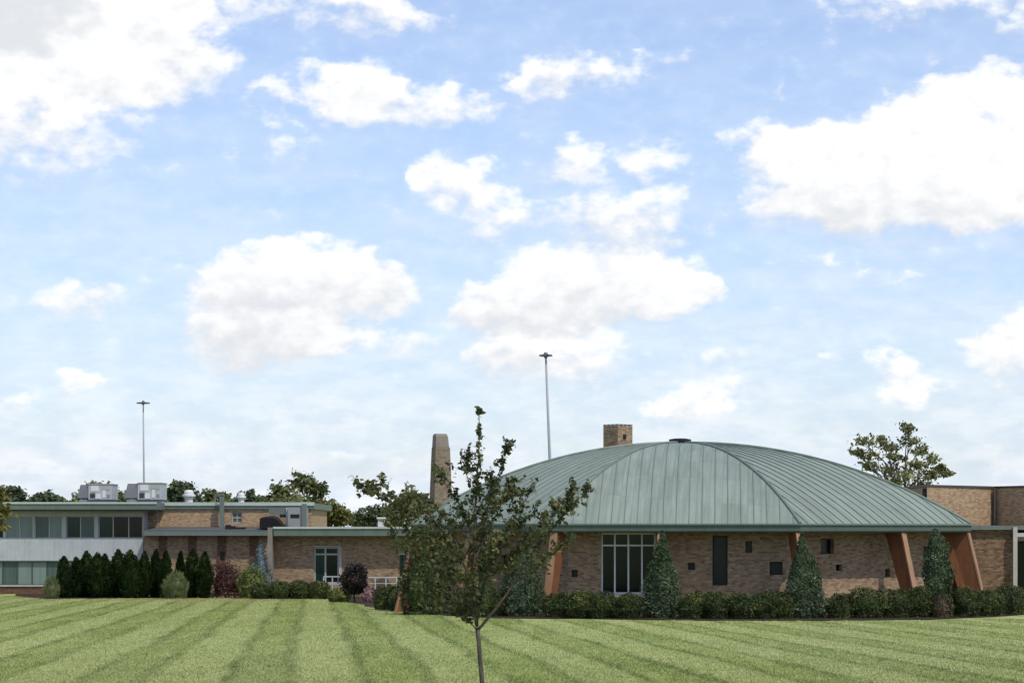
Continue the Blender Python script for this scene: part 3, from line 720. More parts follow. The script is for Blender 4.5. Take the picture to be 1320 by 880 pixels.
box_obj('end_pier', M['stone'], wing, X(345.3, YF), X(351.2, YF), YF-.1, YF+1.2, gw, Z(679.5, YF))
e = thing('roof_vent_box', (X(491, YW+1), YW+1, Z(680, YW)), 'small white vent box on the edge of the wing roof', 'vent')
mb = MB(); mb.box(X(487.5, YW+1), X(496, YW+1), YW+.6, YW+1.2, Z(681, YW), Z(668.5, YW)); mb.build('duct', M['white'], e)
box_obj('cap', M['white'], e, X(486.2, YW+1), X(497.3, YW+1), YW+.5, YW+1.3, Z(668.5, YW)+.003, Z(666.2, YW))

def railing(xa, xb, yt, ym, Y, label, n):
    e = thing('handrail', (X((xa+xb)/2, Y), Y, G(Y)), label, 'railing', 'white rails in front of the wing')
    mb = MB(); mb.box(X(xa, Y), X(xb, Y), Y-.04, Y+.04, Z(yt, Y)-.07, Z(yt, Y)); mb.build('top_rail', M['rail'], e)
    mb = MB(); mb.box(X(xa, Y), X(xb, Y), Y-.025, Y+.025, Z(ym, Y)-.04, Z(ym, Y)); mb.build('lower_rail', M['rail'], e)
    for i in range(n):
        q = X(xa+(xb-xa)*i/(n-1), Y); box_obj('post', M['rail'], e, q-.035, q+.035, Y-.03, Y+.03, G(Y)-.1, Z(yt, Y)-.072)
railing(417, 440, 742, 752, 146., 'short white handrail below the large wing window, left of the purple maple', 3)
railing(470, 525, 743, 751, 144., 'longer white handrail right of the purple maple under the narrow window', 5)

# obelisk-like brick stack behind the hall
Yo = 145.
e = thing('brick_smokestack', (X(568, Yo), Yo, G(Yo)), 'tall tapering brick stack with stone top behind the young tree', 'chimney')
def ring(xc, wpx, z, Y, rot=.32):
    r = wpx/2*Y/F/ (math.cos(rot)+math.sin(rot)); c = Vector((X(xc, Y), Y, z)); u = Vector((math.cos(rot), math.sin(rot), 0)); n = Vector((-u.y, u.x, 0))
    return [tuple(c+u*(sx*r)+n*(sy*r)) for sx, sy in ((-1, -1), (1, -1), (1, 1), (-1, 1))]
mb = MB()
mb.hexa(ring(568, 41, G(Yo)-.3, Yo), ring(568.2, 27, Z(612, Yo), Yo)); mb.hexa(ring(568.2, 27.2, Z(612, Yo)+.003, Yo), ring(568.2, 24, Z(576.5, Yo), Yo)); mb.build('shaft', M['brick_grey'], e)
mb = MB(); mb.hexa(ring(568, 22.4, Z(576.5, Yo)+.003, Yo), ring(567.6, 20, Z(562.5, Yo), Yo)); mb.hexa(ring(567.4, 20.2, Z(562.5, Yo)+.003, Yo), ring(567.2, 16.5, Z(559, Yo), Yo)); mb.build('cap', M['stone'], e)

# ------------------------------------------------------------------ the round hall
ZC, R, A1 = 113.6, 14.2, math.radians(16.4); XC = (878.5-HX)/F*ZC
EB, ET = ZE-.04, ZE+.27          # fascia bottom and top
RISE = 3.96
hall = thing('round_hall', (XC, ZC, G(ZC)), 'octagonal brick hall with broad domed green copper roof and leaning rust-brown buttresses', 'building')
def corner(i, r):      # the plan is a little wider on its right side than on its left
    t = A1+i*math.pi/4; q = math.sin(t); return Vector((XC+r*q*(1.025 if q > 0 else .955), ZC-r*math.cos(t), 0))
def prof_z(rho): # height above eave by fraction of the way out (cap of a circle)
    S = (1+(.29)**2)/(2*.29); return RISE*((math.sqrt(max(0, S*S-rho*rho))-(S-.29))/.29)
apex = Vector((XC, ZC, 0))
mb = MB(); seam = MB(); NR = 18
for i in range(8):
    c0, c1 = corner(i-1, R), corner(i, R); t = (c1-c0); L = t.length; t.normalize(); midp = (c0+c1)/2; nin = (apex-midp).normalized(); ap = (apex-midp).length
    def surf(a, d, lift=0.):  # a along eave from the middle, d inward distance
        return midp+t*a+nin*d+Vector((0, 0, ET+prof_z(1-d/ap)+lift))
    for k in range(NR):
        d0, d1 = ap*k/NR, ap*(k+1)/NR
        w0, w1 = L/2*(1-k/NR), L/2*(1-(k+1)/NR)
        mb.face([surf(-w0, d0), surf(w0, d0), surf(w1, d1), surf(-w1, d1)] if k < NR-1 else [surf(-w0, d0), surf(w0, d0), surf(0, d1)])
    nse = int(L/2/.56)
    for k in range(-nse, nse+1):
        a = k*.56; dm = ap*(1-abs(a)/(L/2)); 
        if dm < .3: continue
        st = max(3, int(dm/.8)); h, wd = .042, .015
        for q in range(st):
            d0, d1 = dm*q/st, dm*(q+1)/st
            p = [surf(a-wd, d0, .002), surf(a+wd, d0, .002), surf(a+wd, d1, .002), surf(a-wd, d1, .002)]; r = [surf(a-wd*.6, d0, h), surf(a+wd*.6, d0, h), surf(a+wd*.6, d1, h), surf(a-wd*.6, d1, h)]
            seam.face([p[0], p[3], r[3], r[0]]); seam.face([p[1], r[1], r[2], p[2]][::1]); seam.face([r[0], r[3], r[2], r[1]][::-1])
            if q == 0: seam.face([p[0], r[0], r[1], p[1]])
roof = mb.build('roof', M['roof'], hall)
# roof UV: metres along the eave / up the slope come from MB.build (tangent is level, bitangent runs up the slope)
me = roof.data; uvl = me.uv_layers[0].data
for p in me.polygons:
    i = min(range(8), key=lambda i: -(((corner(i-1, R)+corner(i, R))/2-apex).normalized()).dot(Vector((p.center.x-XC, p.center.y-ZC, 0))))
    c0, c1 = corner(i-1, R), corner(i, R); t = (c1-c0).normalized(); midp = (c0+c1)/2; nin = (apex-midp).normalized()
    for li in p.loop_indices:
        c = me.vertices[me.loops[li].vertex_index].co; dl = Vector((c.x, c.y, 0))-midp
        uvl[li].uv = (dl.dot(t)+56.28+i*28*.56, dl.dot(nin)*1.12)
seam.build('standing_seams', M['seam'], hall)
for i in range(8):
    pts = []
    for k in range(NR+1):
        rho = 1-k/NR*.97; p = corner(i, R*rho); pts.append((p.x, p.y, ET+prof_z(rho)+.03))
    mb = MB(); mb.tube(pts, .07, 6); mb.build('hip_ridge', M['seam'], hall)
mb = MB()
lo = [corner(i, R+.03) for i in range(8)]; inn = [corner(i, R-.18) for i in range(8)]
mb.hexa([(p.x, p.y, EB) for p in lo], [(p.x, p.y, ET-.003) for p in lo]); mb.build('fascia', M['fascia_dark'], hall)
lo2 = [corner(i, R+.10) for i in range(8)]
mb = MB(); mb.hexa([(p.x, p.y, ET-.05) for p in lo2], [(p.x, p.y, ET+.02) for p in lo2]); mb.build('drip_edge', M['fascia_light'] if False else M['seam'], hall)
mb = MB(); so_ = [corner(i, R-.06) for i in range(8)]; mb.hexa([(p.x, p.y, EB-.06) for p in so_], [(p.x, p.y, EB-.003) for p in so_]); mb.build('soffit', M['soffit'], hall)
# the low black vent that crowns it
mb = MB(); zt = ET+prof_z(0); mb.lathe((XC-.07, ZC), [(.50, zt-.12), (.50, zt+.10), (.54, zt+.11), (.54, zt+.20), (.3, zt+.24)], 8); mb.build('crown_vent', M['black'], hall)
# walls
RW = R-1.5; gh = -.5
OPEN = {0: [('W', 775, 845, 686, 765), ('s', 736, 744.5, 734, 743.5), ('s', 887, 896, 725, 734), ('t', 918.5, 938, 690, 754), ('s', 961, 969.5, 697, 712), ('s', 992, 1009.5, 723.5, 740.5)],
        1: [('s', 1057, 1073.5, 694, 713.5), ('s', 1076, 1084, 727, 735.5), ('s', 1138, 1144, 733, 743), ('s', 1186, 1191, 704, 718)],
        7: [('s', 650, 660, 715, 726), ('t', 618, 630, 694, 752)]}
wall = MB(); frames = []
for i in range(8):
    c0, c1 = corner(i-1, RW), corner(i, RW); L = (c1-c0).length; t = (c1-c0).normalized(); nin = (apex-(c0+c1)/2).normalized()
    holes = []
    def hit(x, y):
        d = Vector(((x-HX)/F, 1, -(y-HY)/F)); s = (c0.x*nin.x+c0.y*nin.y)/(d.x*nin.x+d.y*nin.y); p = d*s
        return (Vector((p.x, p.y, 0))-c0).dot(t), ZE+p.z
    for kind, x0, x1, y0, y1 in OPEN.get(i, []):
        (a0, zt0), (a1, _), (_, zb0) = hit(x0, y0), hit(x1, y0), hit((x0+x1)/2, y1)
        a0 = max(a0, .15); a1 = min(a1, L-.15); holes.append((a0, a1, zb0, min(zt0, EB-.08))); frames.append((kind, c0.copy(), t.copy(), nin.copy(), *holes[-1]))
    wall_panel(wall, c0, t, L, gh, EB-.02, holes, .3, nin)
wall.build('wall', M['brick'], hall)
def on(c0, t, nin, a, d, z): return c0+t*a+nin*d+Vector((0, 0, z))
def wbox(mb, c0, t, nin, a0, a1, d0, d1, z0, z1):
    q = [on(c0, t, nin, a0, d0, 0), on(c0, t, nin, a1, d0, 0), on(c0, t, nin, a1, d1, 0), on(c0, t, nin, a0, d1, 0)]
    mb.hexa([(p.x, p.y, z0) for p in q], [(p.x, p.y, z1) for p in q])
for kind, c0, t, nin, a0, a1, z0, z1 in frames:
    mb = MB(); fw = .05 if kind == 's' else .07
    for q in ((a0, a1, z0, z0+fw), (a0, a1, z1-fw, z1), (a0, a0+fw, z0+fw, z1-fw), (a1-fw, a1, z0+fw, z1-fw)):
        wbox(mb, c0, t, nin, q[0], q[1], .10 if kind == 'W' else .2, .19 if kind == 'W' else .27, q[2], q[3])
    if kind == 'W':
        n = 4; hz = z0+(z1-z0)*.795
        for k in range(1, n): q = a0+(a1-a0)*k/n; wbox(mb, c0, t, nin, q-.035, q+.035, .09, .185, z0+fw, z1-fw)
        wbox(mb, c0, t, nin, a0+fw, a1-fw, .095, .183, hz-.035, hz+.035)
    f = mb.build('window', M['white'] if kind == 'W' else M['black'], hall)
    if kind == 'W':
        for k in range(4):
            for b0, b1 in ((z0, hz), (hz, z1)):
                p = MB(); q0, q1 = a0+(a1-a0)*k/4+.04, a0+(a1-a0)*(k+1)/4-.04; wbox(p, c0, t, nin, q0, q1, .14, .16, b0+.03, b1-.03); p.build('pane', M['g_dark'], f)
        p = MB(); wbox(p, c0, t, nin, a0-.12, a1+.12, -.09, .095, z0-.13, z0-.003); p.build('sill', M['concrete'], f)
    else:
        p = MB(); wbox(p, c0, t, nin, a0+.02, a1-.02, .235, .255, z0+.02, z1-.02); p.build('pane', M['hole'], f)
# buttresses: 16 leaning fins, at the corners and mid-faces
for k in range(16):
    i = (k+1)//2-1                                  # k odd: at corner i; k even: part-way along the face before corner i+1
    if k % 2: bp = corner(i, R)
    else:
        ca, cb = corner(i, R), corner(i+1, R); bp = ca+(cb-ca)*{0: .60, 6: .42, -1: .44}.get(i, .5)
    rad = (bp-apex).normalized(); re = (bp-apex).length; tan = Vector((-rad.y, rad.x, 0))
    zt, zg = EB-.07, G(bp.y)-.2
    out_t, out_b, in_t, in_b = -.14, .80, -1.00, .26
    mb = MB()
    lo = [apex+rad*(re+in_b)-tan*.145, apex+rad*(re+out_b)-tan*.145, apex+rad*(re+out_b)+tan*.145, apex+rad*(re+in_b)+tan*.145]
    hi = [apex+rad*(re+in_t)-tan*.145, apex+rad*(re+out_t)-tan*.145, apex+rad*(re+out_t)+tan*.145, apex+rad*(re+in_t)+tan*.145]
    mb.hexa([(p.x, p.y, zg) for p in lo][::-1], [(p.x, p.y, zt) for p in hi][::-1])
    b_ = mb.build('buttress', M['beam'], hall)
    mb = MB(); q0, q1 = .004, .07
    lo = [apex+rad*(re+out_b+q0)-tan*.16, apex+rad*(re+out_b+q1)-tan*.16, apex+rad*(re+out_b+q1)+tan*.16, apex+rad*(re+out_b+q0)+tan*.16]
    hi = [apex+rad*(re+out_t+q0)-tan*.16, apex+rad*(re+out_t+q1)-tan*.16, apex+rad*(re+out_t+q1)+tan*.16, apex+rad*(re+out_t+q0)+tan*.16]
    mb.hexa([(p.x, p.y, zg) for p in lo][::-1], [(p.x, p.y, zt) for p in hi][::-1]); mb.build('edge_board', M['beam_edge'], b_)
# square chimney rising behind the roof ridge
Yc = ZC+3.2
e = thing('brick_chimney', (X(796.5, Yc), Yc, ET+2.6), 'squat square brick chimney standing behind the ridge of the domed roof', 'chimney')
mb = MB(); rt = math.radians(42); c = Vector((X(796.5, Yc), Yc, 0)); u = Vector((math.cos(rt), math.sin(rt), 0)); n = Vector((-u.y, u.x, 0)); hw = 37.5/2*Yc/F/(math.cos(rt)+math.sin(rt))
def crect(h, o=(0, 0)): return [c+u*(o[0]+sx*h)+n*(o[1]+sy*h) for sx, sy in ((-1, -1), (1, -1), (1, 1), (-1, 1))]
zt = Z(549.5, Yc)
mb.hexa([(p.x, p.y, ET+2.4) for p in crect(hw)], [(p.x, p.y, zt) for p in crect(hw)]); mb.build('stack', M['brick'], e)
mb = MB(); bl = hw*.16
for sx in (-1, -.33, .33, 1):
    for sy in (-1, -.33, .33, 1):
        if abs(sx) < 1 and abs(sy) < 1: continue
        q = crect(bl, (sx*hw*.84, sy*hw*.84)); mb.hexa([(p.x, p.y, zt+.002) for p in q], [(p.x, p.y, zt+.10) for p in q])
mb.build('crown_blocks', M['stone'], e)
mb = MB(); p0 = c-n*(hw+.004)+u*(-.05); wv = .10
r_ = [p0-u*wv-n*.03, p0+u*wv-n*.03, p0+u*wv, p0-u*wv]; mb.hexa([(p.x, p.y, Z(566, Yc)) for p in r_], [(p.x, p.y, Z(560, Yc)) for p in r_]); mb.build('flue_opening', M['black'], e)

# ------------------------------------------------------------------ block at the right edge
YR = 120.
rb = thing('brick_block', (X(1330, YR), YR, G(YR)), 'flat-roofed brick block with taller rear wall at the right edge, behind the hall', 'building')
gr = G(YR)-.4
a, b, c2 = X(1195, 121), X(1281.5, 125.5), X(1480, 116)
mb = MB(); zt = Z(628, 123)
mb.hexa([(a, 121, gr), (b, 125.5, gr), (c2, 116, gr), (c2, 150, gr), (a, 150, gr)], [(a, 121, zt), (b, 125.5, zt), (c2, 116, zt), (c2, 150, zt), (a, 150, zt)])
mb.build('rear_wall', M['brick_tan'], rb)
cop = [(a-.06, 120.9), (b, 125.4), (c2, 115.9), (c2, 150), (a-.06, 150)]
mb = MB(); mb.hexa([(x, y, zt+.003) for x, y in cop], [(x, y, zt+.11) for x, y in cop]); mb.build('parapet_cap', M['soffit'], rb)
box_obj('downspout', M['black'], rb, X(1190, 121)-.01, X(1194.5, 121), 121.1, 121.3, gr, Z(629, 121))
box_obj('corner_strip', M['soffit'], rb, X(1280.5, 125.2), X(1283, 125.2), 125.1, 125.3, Z(683, 125), zt)
YD = 115.
a, b = X(1250, YD), X(1304, YD)
mb = MB(); mb.box(a, b, YD, YD+8.5, gr, Z(682.5, YD)); mb.build('low_wall', M['brick_dark'], rb)
mb = MB(); mb.box(a-.2, X(1420, YD), YD-.25, YD+9, Z(682.5, YD)+.003, Z(677, YD)); mb.build('low_roof', M['metal_green'], rb)
mb = MB(); mb.box(X(1303.6, YD), X(1309, YD), YD-.45, YD-.26, gr, Z(679, YD)); mb.build('pale_post', M['concrete'], rb)
box_obj('porch_fascia', M['panel'], rb, X(1309.2, YD), X(1420, YD), YD-.3, YD-.252, Z(691.5, YD), Z(686.5, YD))
box_obj('porch_soffit', M['soffit'], rb, X(1309.2, YD), X(1420, YD), YD-.29, YD+3, Z(697, YD), Z(691.5, YD)-.003)
box_obj('porch_wall', M['wood'], rb, b+.003, X(1420, YD), YD+3, YD+3.2, gr, Z(683, YD))
mb = MB(); mb.box(X(1313, YD), X(1345, YD), YD+2.85, YD+2.99, gr+.5, Z(700, YD)); dr = mb.build('porch_door', M['g_dark'], rb)

# ------------------------------------------------------------------ light masts
def mast(xt, yt, xb, yb, Y, wpx, label):
    bz = G(175); k = (bz-Z(yb, Y))/(Z(yt, Y)-Z(yb, Y)); xb0 = X(xb, Y)+(X(xt, Y)-X(xb, Y))*k; r = wpx/2*Y/F
    e = thing('light_mast', (xb0, Y, bz), label, 'light pole', 'tall masts on the far side'); T_ = px(xt, yt+3, Y)
    mb = MB(); mb.tube([(xb0, Y, bz-.3), tuple((Vector((xb0, Y, bz))+T_)/2), tuple(T_)], [r*1.4, r*1.05, r*.7], 10); mb.build('pole', M['pole'], e, smooth=True)
    mb = MB(); mb.lathe((T_.x, T_.y), [(r*1.0, T_.z-.2), (r*1.6, T_.z), (r*1.6, T_.z+.25), (r*.8, T_.z+.45)], 12); mb.build('hub', M['lamp'], e)
    for q in range(6):
        a = q*math.pi/3+.1; d = Vector((math.cos(a), math.sin(a), 0)); L = 7.*Y/F
        mb = MB(); mb.tube([tuple(T_+d*r*1.8+Vector((0, 0, .1))), tuple(T_+d*L*.8+Vector((0, 0, .12)))], .05, 5); ar = mb.build('arm', M['lamp'], e)
        mb = MB(); mb.obox(T_+d*L*.95, d, L*.24, .17, T_.z-.02, T_.z+.17); mb.build('lamp_head', M['lamp'], ar)
mast(703.5, 456, 709, 595, 260., 3.8, 'nearer tall light mast leaning slightly behind the domed roof')
mast(184.6, 517, 185.6, 620, 330., 2.4, 'farther thin light mast behind the rooftop air units')

# ------------------------------------------------------------------ trees beyond the buildings
GT = 'trees behind the buildings'
YT = 215.
def crown(x0, x1, y0, y1, n, seed, rr=.30):
    g = random.Random(seed); out = []; w_, h_ = (x1-x0)/2, (y1-y0)/2; cx, cy = (x0+x1)/2, (y0+y1)/2
    for i in range(n):
        a = g.uniform(0, 6.283); q = math.sqrt(g.uniform(.0, 1))*.68
        r = g.uniform(.75, 1.2)*rr
        out.append((cx+math.cos(a)*q*w_, cy+math.sin(a)*q*h_, w_*r, h_*r))
    return out
rows = [(-22, 42, 620, 700, 'far_dark', 'round dark tree behind the far left end of the roof'),
        (34, 99, 630, 700, 'far_dark', 'low dark tree just left of the first rooftop air unit'),
        (92, 165, 617, 700, 'far_mid', 'small-topped tree showing between the two rooftop air units'),
        (150, 218, 624, 700, 'far_dark', 'dark tree half hidden by the second rooftop air unit'),
        (200, 262, 618, 700, 'far_dark', 'dark tree right of the second air unit behind the wide roof fan'),
        (250, 305, 624, 700, 'far_mid', 'dull green tree behind the flue pipe'),
        (292, 350, 625, 700, 'far_dark', 'dark tree behind the narrow roof fan')]
rows = [(a-9, b+9, c-1, d, m, l) for a, b, c, d, m, l in rows]
for i, (a, b, c, d, m, lab) in enumerate(rows):
    broad_tree('background_tree', (a+b)/2, YT+i % 3*6, crown(a, b, c, d, 46, 30+i, .26), M[m], lab, GT, 50+i, .36, 420, .3)
broad_tree('background_tree', 388, 205, [(368, 633, 20, 12), (352, 642, 16, 9), (385, 620, 16, 11), (398, 628, 15, 12), (410, 634, 14, 12), (380, 645, 26, 12), (405, 652, 24, 14), (390, 672, 30, 16)], M['far_mid'],
           'tall loose green tree behind the metal hatch and corner of the roof', GT, 71, .36, 260, .3)
broad_tree('background_tree', 425, 190, [(420, 652, 18, 14), (432, 655, 18, 13), (412, 662, 20, 13), (440, 667, 14, 11), (428, 672, 26, 12), (405, 672, 16, 14), (430, 690, 30, 14)], M['far_olive'],
           'yellow-green bushy tree over the left end of the wing roof', GT, 72, .34, 280, .28)
broad_tree('background_tree', 468, 215, [(460, 668, 16, 9), (472, 664, 14, 8), (486, 660, 16, 9), (478, 674, 26, 10), (500, 668, 16, 10)], M['far_dark'],
           'low dark tree over the middle of the wing roof', GT, 73, .36, 320, .25)
broad_tree('background_tree', 530, 185, [(505, 655, 18, 14), (522, 648, 18, 14), (540, 640, 16, 12), (548, 655, 20, 16), (515, 668, 26, 14), (590, 652, 12, 10)], M['far_olive'],
           'yellowish tree seen through the young tree beside the tapering stack', GT, 74, .34, 230, .28)
broad_tree('background_tree', 1165, 165, [(1110, 569, 17, 8), (1101, 583, 11, 6), (1122, 588, 18, 8), (1136, 565, 10, 6), (1148, 574, 14, 8), (1170, 551, 11, 8), (1174, 566, 14, 8), (1157, 590, 18, 8), (1186, 580, 13, 8),
           (1200, 592, 12, 7), (1180, 600, 18, 9), (1140, 604, 20, 9), (1118, 601, 12, 6), (1165, 615, 22, 9), (1214, 603, 12, 7), (1222, 612, 10, 4), (1203, 612, 12, 7), (1190, 625, 20, 8), (1150, 622, 22, 8)], M['far_pale'],
           'airy tree with open gaps rising beyond the right slope of the dome', GT, 75, .24, 170, .2, gap=.75)
# broadleaf at the left edge whose leaves reach into the frame
broad_tree('roadside_tree', -60, 96., [(-10, 640, 18, 14, 0), (0, 655, 14, 18, .5), (-20, 670, 20, 16, -1), (0, 680, 11, 6, 0), (-40, 620, 30, 20, 1), (-60, 650, 40, 26, 0), (-70, 600, 40, 30, 0), (4, 638, 9, 10, -.5)], M['far_olive'],
           'yellowing branch tips of a tree just outside the left edge', None, 76, .17, 300, .16)

tag(leaf_obj('grass', GRASS(), 3, M['lawn']), None, None, kind='stuff')
# ------------------------------------------------------------------ planting, left part
def arb(t):   # tall narrow arborvitae
    return (.62+.38*min(1, t/.25))*(1-max(0, (t-.35)/.65)**1.9)**.75 if t < 1 else 0
def spire(t): # broad juniper cone
    return (.80+.2*min(1, t/.14))*max(0, 1-(max(0, t-.10)/.90)**1.25)**.95+.03
def column(t):
    return (.72+.28*min(1, t/.3))*(1-max(0, (t-.5)/.5)**2.4)**.7 if t < 1 else 0
AR = [(83, 716, 24), (98, 714, 20), (111, 711, 22), (124, 710, 22), (136, 709, 22), (152, 708, 24), (168, 708, 24), (185, 708, 20), (200, 709, 17), (214, 708, 17), (231.5, 706, 16), (247.5, 708, 20), (263, 708, 19)]
where = ['leftmost of the row, beside the pale clump under the strip windows', 'second from the left end of the row', 'third from the left end of the row', 'left of the row centre, three before the middle',
         'in the row, below the second pair of upper windows from the right', 'in the row, just left of its middle', 'middle of the row, below the three dark panes', 'in the row, right in front of the wall corner by the windows',
         'in the row, just right of the wall corner', 'in the row, rising behind the left of the pale fountain shrub', 'thin one rising behind the right of the pale fountain shrub', 'second from the right end of the row', 'rightmost of the row, beside the red barberry']
for i, ((x, yt, wd), wh) in enumerate(zip(AR, where)):
    yt += (0, 3, -2, 1, 4, -1, 0, 2, -2, 1, 3, -1, 2)[i]; wd *= (1, .9, 1.1, 1.15, .95, 1.1, 1.2, .95, 1, 1.05, .9, 1.1, 1)[i]
    conifer('arborvitae', x, 771, yt, wd, 146.+(i % 3)*.5, M['arbor'], 'dark columnar arborvitae, '+wh, 'evergreen', 'arborvitae in the left row', arb, 200+i, 3000, .15)
shrub('ornamental_shrub', 66, 772, 743, 22, 144., M['shrub_pale'], 'pale green grassy clump at the left foot of the arborvitae row', 'shrub', None, 301, 1800, .2, 2.0, spiky=.8)
shrub('ornamental_shrub', 226, 769, 737, 34, 143.5, M['shrub_pale'], 'pale fountain-like grassy shrub near the right end of the arborvitae row', 'shrub', None, 302, 2600, .24, 2.0, spiky=.8)
shrub('barberry_bush', 292, 769, 722, 46, 147., M['barberry'], 'dark red barberry bush under the low brick wall', 'shrub', None, 303, 2600, .14, 2.0, lob=.3)
conifer('blue_spruce', 335, 768, 698, 38, 149., M['spruce'], 'small blue spruce tight against the grey end pier', 'evergreen', None, spire, 304, 2200, .16)
shrub('ornamental_shrub', 325, 769, 730, 42, 145.5, M['shrub_yel'], 'loose yellow-green shrub in front of the blue spruce', 'shrub', None, 305, 2800, .14, 2.1, lob=.25)
for i, (x, wd, yt, lab) in enumerate(((336, 26, 752, 'low clipped hedge shrub at the foot of the yellow-green shrub'), (361, 28, 749, 'low clipped hedge shrub just right of the grey end pier'),
                                      (386, 28, 748.5, 'low clipped hedge shrub centred below bare brick left of the wing window'), (411, 29, 748.5, 'low clipped hedge shrub below the left half of the wing window'))):
    shrub('hedge_shrub', x, 771, yt, wd, 143., M['hedge'], lab, 'shrub', 'low clipped hedge before the wing', 320+i, 2400, .12, 3.2, lob=.08)
shrub('ornamental_shrub', 437, 780, 757, 28, 134., M['shrub_yel'], 'small yellow-green mound left of the purple maple', 'shrub', None, 306, 1900, .13, 2.1, lob=.25)
# purple maple
Ym = 132.
e = thing('purple_maple', (X(457, Ym), Ym, G(Ym)), 'small dark purple maple with rounded crown in front of the wing', 'tree')
mb = MB(); bx, bz = X(457, Ym), G(Ym)
mb.tube([(bx, Ym, bz-.1), (bx-.03, Ym, bz+.5), (bx+.05, Ym, bz+1.2)], [.07, .055, .03], 7)
for q in range(7):
    a = q*.9; mb.tube([(bx, Ym, bz+.5), (bx+.35*math.cos(a), Ym+.35*math.sin(a), bz+1.0), (bx+.6*math.cos(a), Ym+.6*math.sin(a), bz+1.6)], [.03, .02, .008], 5)
mb.build('trunk', M['bark'], e)
g = np.random.default_rng(5); n = 4200; d = g.normal(size=(n, 3)); d /= np.linalg.norm(d, axis=1, keepdims=True)
rr = (1-np.abs(g.normal(0, .25, n)))*(1+lump(d*2, 3, 1.6, .2)); cz = (Z(727, Ym)+Z(768, Ym))/2; hz = (Z(727, Ym)-Z(768, Ym))/2
P = d*rr[:, None]*np.array([18.5*Ym/F, 17*Ym/F, hz])+np.array([X(456.5, Ym), Ym, cz])
V, k = leaves(P, .12, d-np.array([0, 0, .3]), .5, 1., 8); leaf_obj('crown', V, k, M['maple'], e)
g = np.random.default_rng(6)
shrub('flowering_shrub', 477, 781, 757, 20, 131.5, M['pink'], 'pink-flowered shrub at the right foot of the purple maple', 'shrub', None, 307, 900, .13, 2., lob=.35)

# ------------------------------------------------------------------ planting along the hall
GH = 'clipped hedge shrubs round the hall'
H = [(498, 784, 754, 27, 114., 'hedge shrub at the left end by the pink-flowered shrub'), (521, 786, 753, 30, 110., 'hedge shrub below the narrow green window'),
     (602, 791, 757, 36, 101.6, 'hedge shrub behind the lower left twigs of the young tree'), (632, 793, 757, 34, 100.3, 'hedge shrub directly behind the forking trunk of the young tree'),
     (722, 797, 763, 33, 98.6, 'hedge shrub just right of the orange-brown buttress'), (750, 798, 762, 32, 97.6, 'hedge shrub under the left jamb of the tall window'), (779, 798, 763, 31, 97.2, 'hedge shrub under the left panes of the tall window'), (808, 799, 765, 32, 96.9, 'hedge shrub under the right panes of the tall window'),
     (893, 799.5, 763, 34, 96.3, 'hedge shrub just right of the pointed evergreen by the tall window'), (923, 800, 762, 33, 96.2, 'hedge shrub under the tall slit window'), (953, 800, 763, 34, 96.2, 'hedge shrub just right of the slit window'), (984, 800, 762, 34, 96.3, 'hedge shrub under the larger square window'), (1008, 800, 765, 28, 96.6, 'hedge shrub touching the left of the broad double evergreen'),
     (1083, 800, 765, 30, 97., 'yellower hedge shrub touching the right of the broad double evergreen'), (1116, 799.5, 758, 40, 97.6, 'tall hedge shrub midway between the broad evergreen and leaning buttress'), (1152, 799, 758, 38, 98.2, 'tall hedge shrub left of the leaning buttress foot'), (1184, 799, 755, 34, 98.8, 'hedge shrub between the buttress foot and columnar evergreen'),
     (1242, 797, 757, 36, 100., 'hedge shrub just right of the columnar evergreen'), (1273, 796, 759, 34, 101.5, 'hedge shrub at the foot of the rightmost buttress'), (1300, 793, 752, 36, 104., 'hedge shrub at the right end below the pale post'), (1330, 790, 756, 36, 107., 'hedge shrub cut by the right edge')]
for i, (x, yb, yt, wd, Y, lab) in enumerate(H):
    shrub('hedge_shrub', x, yb, yt, wd*1.28, Y, M['hedge'], 'dark clipped '+lab, 'shrub', GH, 400+i, 4600, .085, 2.6, lob=.20)
shrub('broadleaf_shrub', 546, 787, 702, 66, 104.2, M['hedge'], 'tall leafy shrub left of the leaning buttress, behind the young tree', 'shrub', None, 450, 4800, .13, 2.2, lob=.34)
conifer('juniper', 672, 796, 690, 58, 100.5, M['juniper'], 'blue-green cone evergreen behind the right branch of the young tree', 'evergreen', 'evergreens before the hall', spire, 460, 6500, .12)
conifer('juniper', 851, 799, 683, 53, 97.6, M['juniper'], 'pointed blue-green evergreen beside the tall four-pane window', 'evergreen', 'evergreens before the hall', spire, 461, 6800, .12)
conifer('juniper', 1034, 800, 685, 43, 97.3, M['juniper'], 'broad double-headed evergreen left of the middle buttress', 'evergreen', 'evergreens before the hall', spire, 462, 6800, .12, twin=(.62, .76, .86))
conifer('columnar_juniper', 1208, 799, 681, 35, 99.5, M['juniper'], 'narrow columnar evergreen with browned foot near the right end of the roof', 'evergreen', 'evergreens before the hall', column, 463, 5200, .12)
shrub('dried_shrub', 1212, 799, 765, 32, 98.4, M['dry'], 'brownish low shrub at the foot of the columnar evergreen', 'shrub', None, 451, 1300, .10, 2., lob=.3)

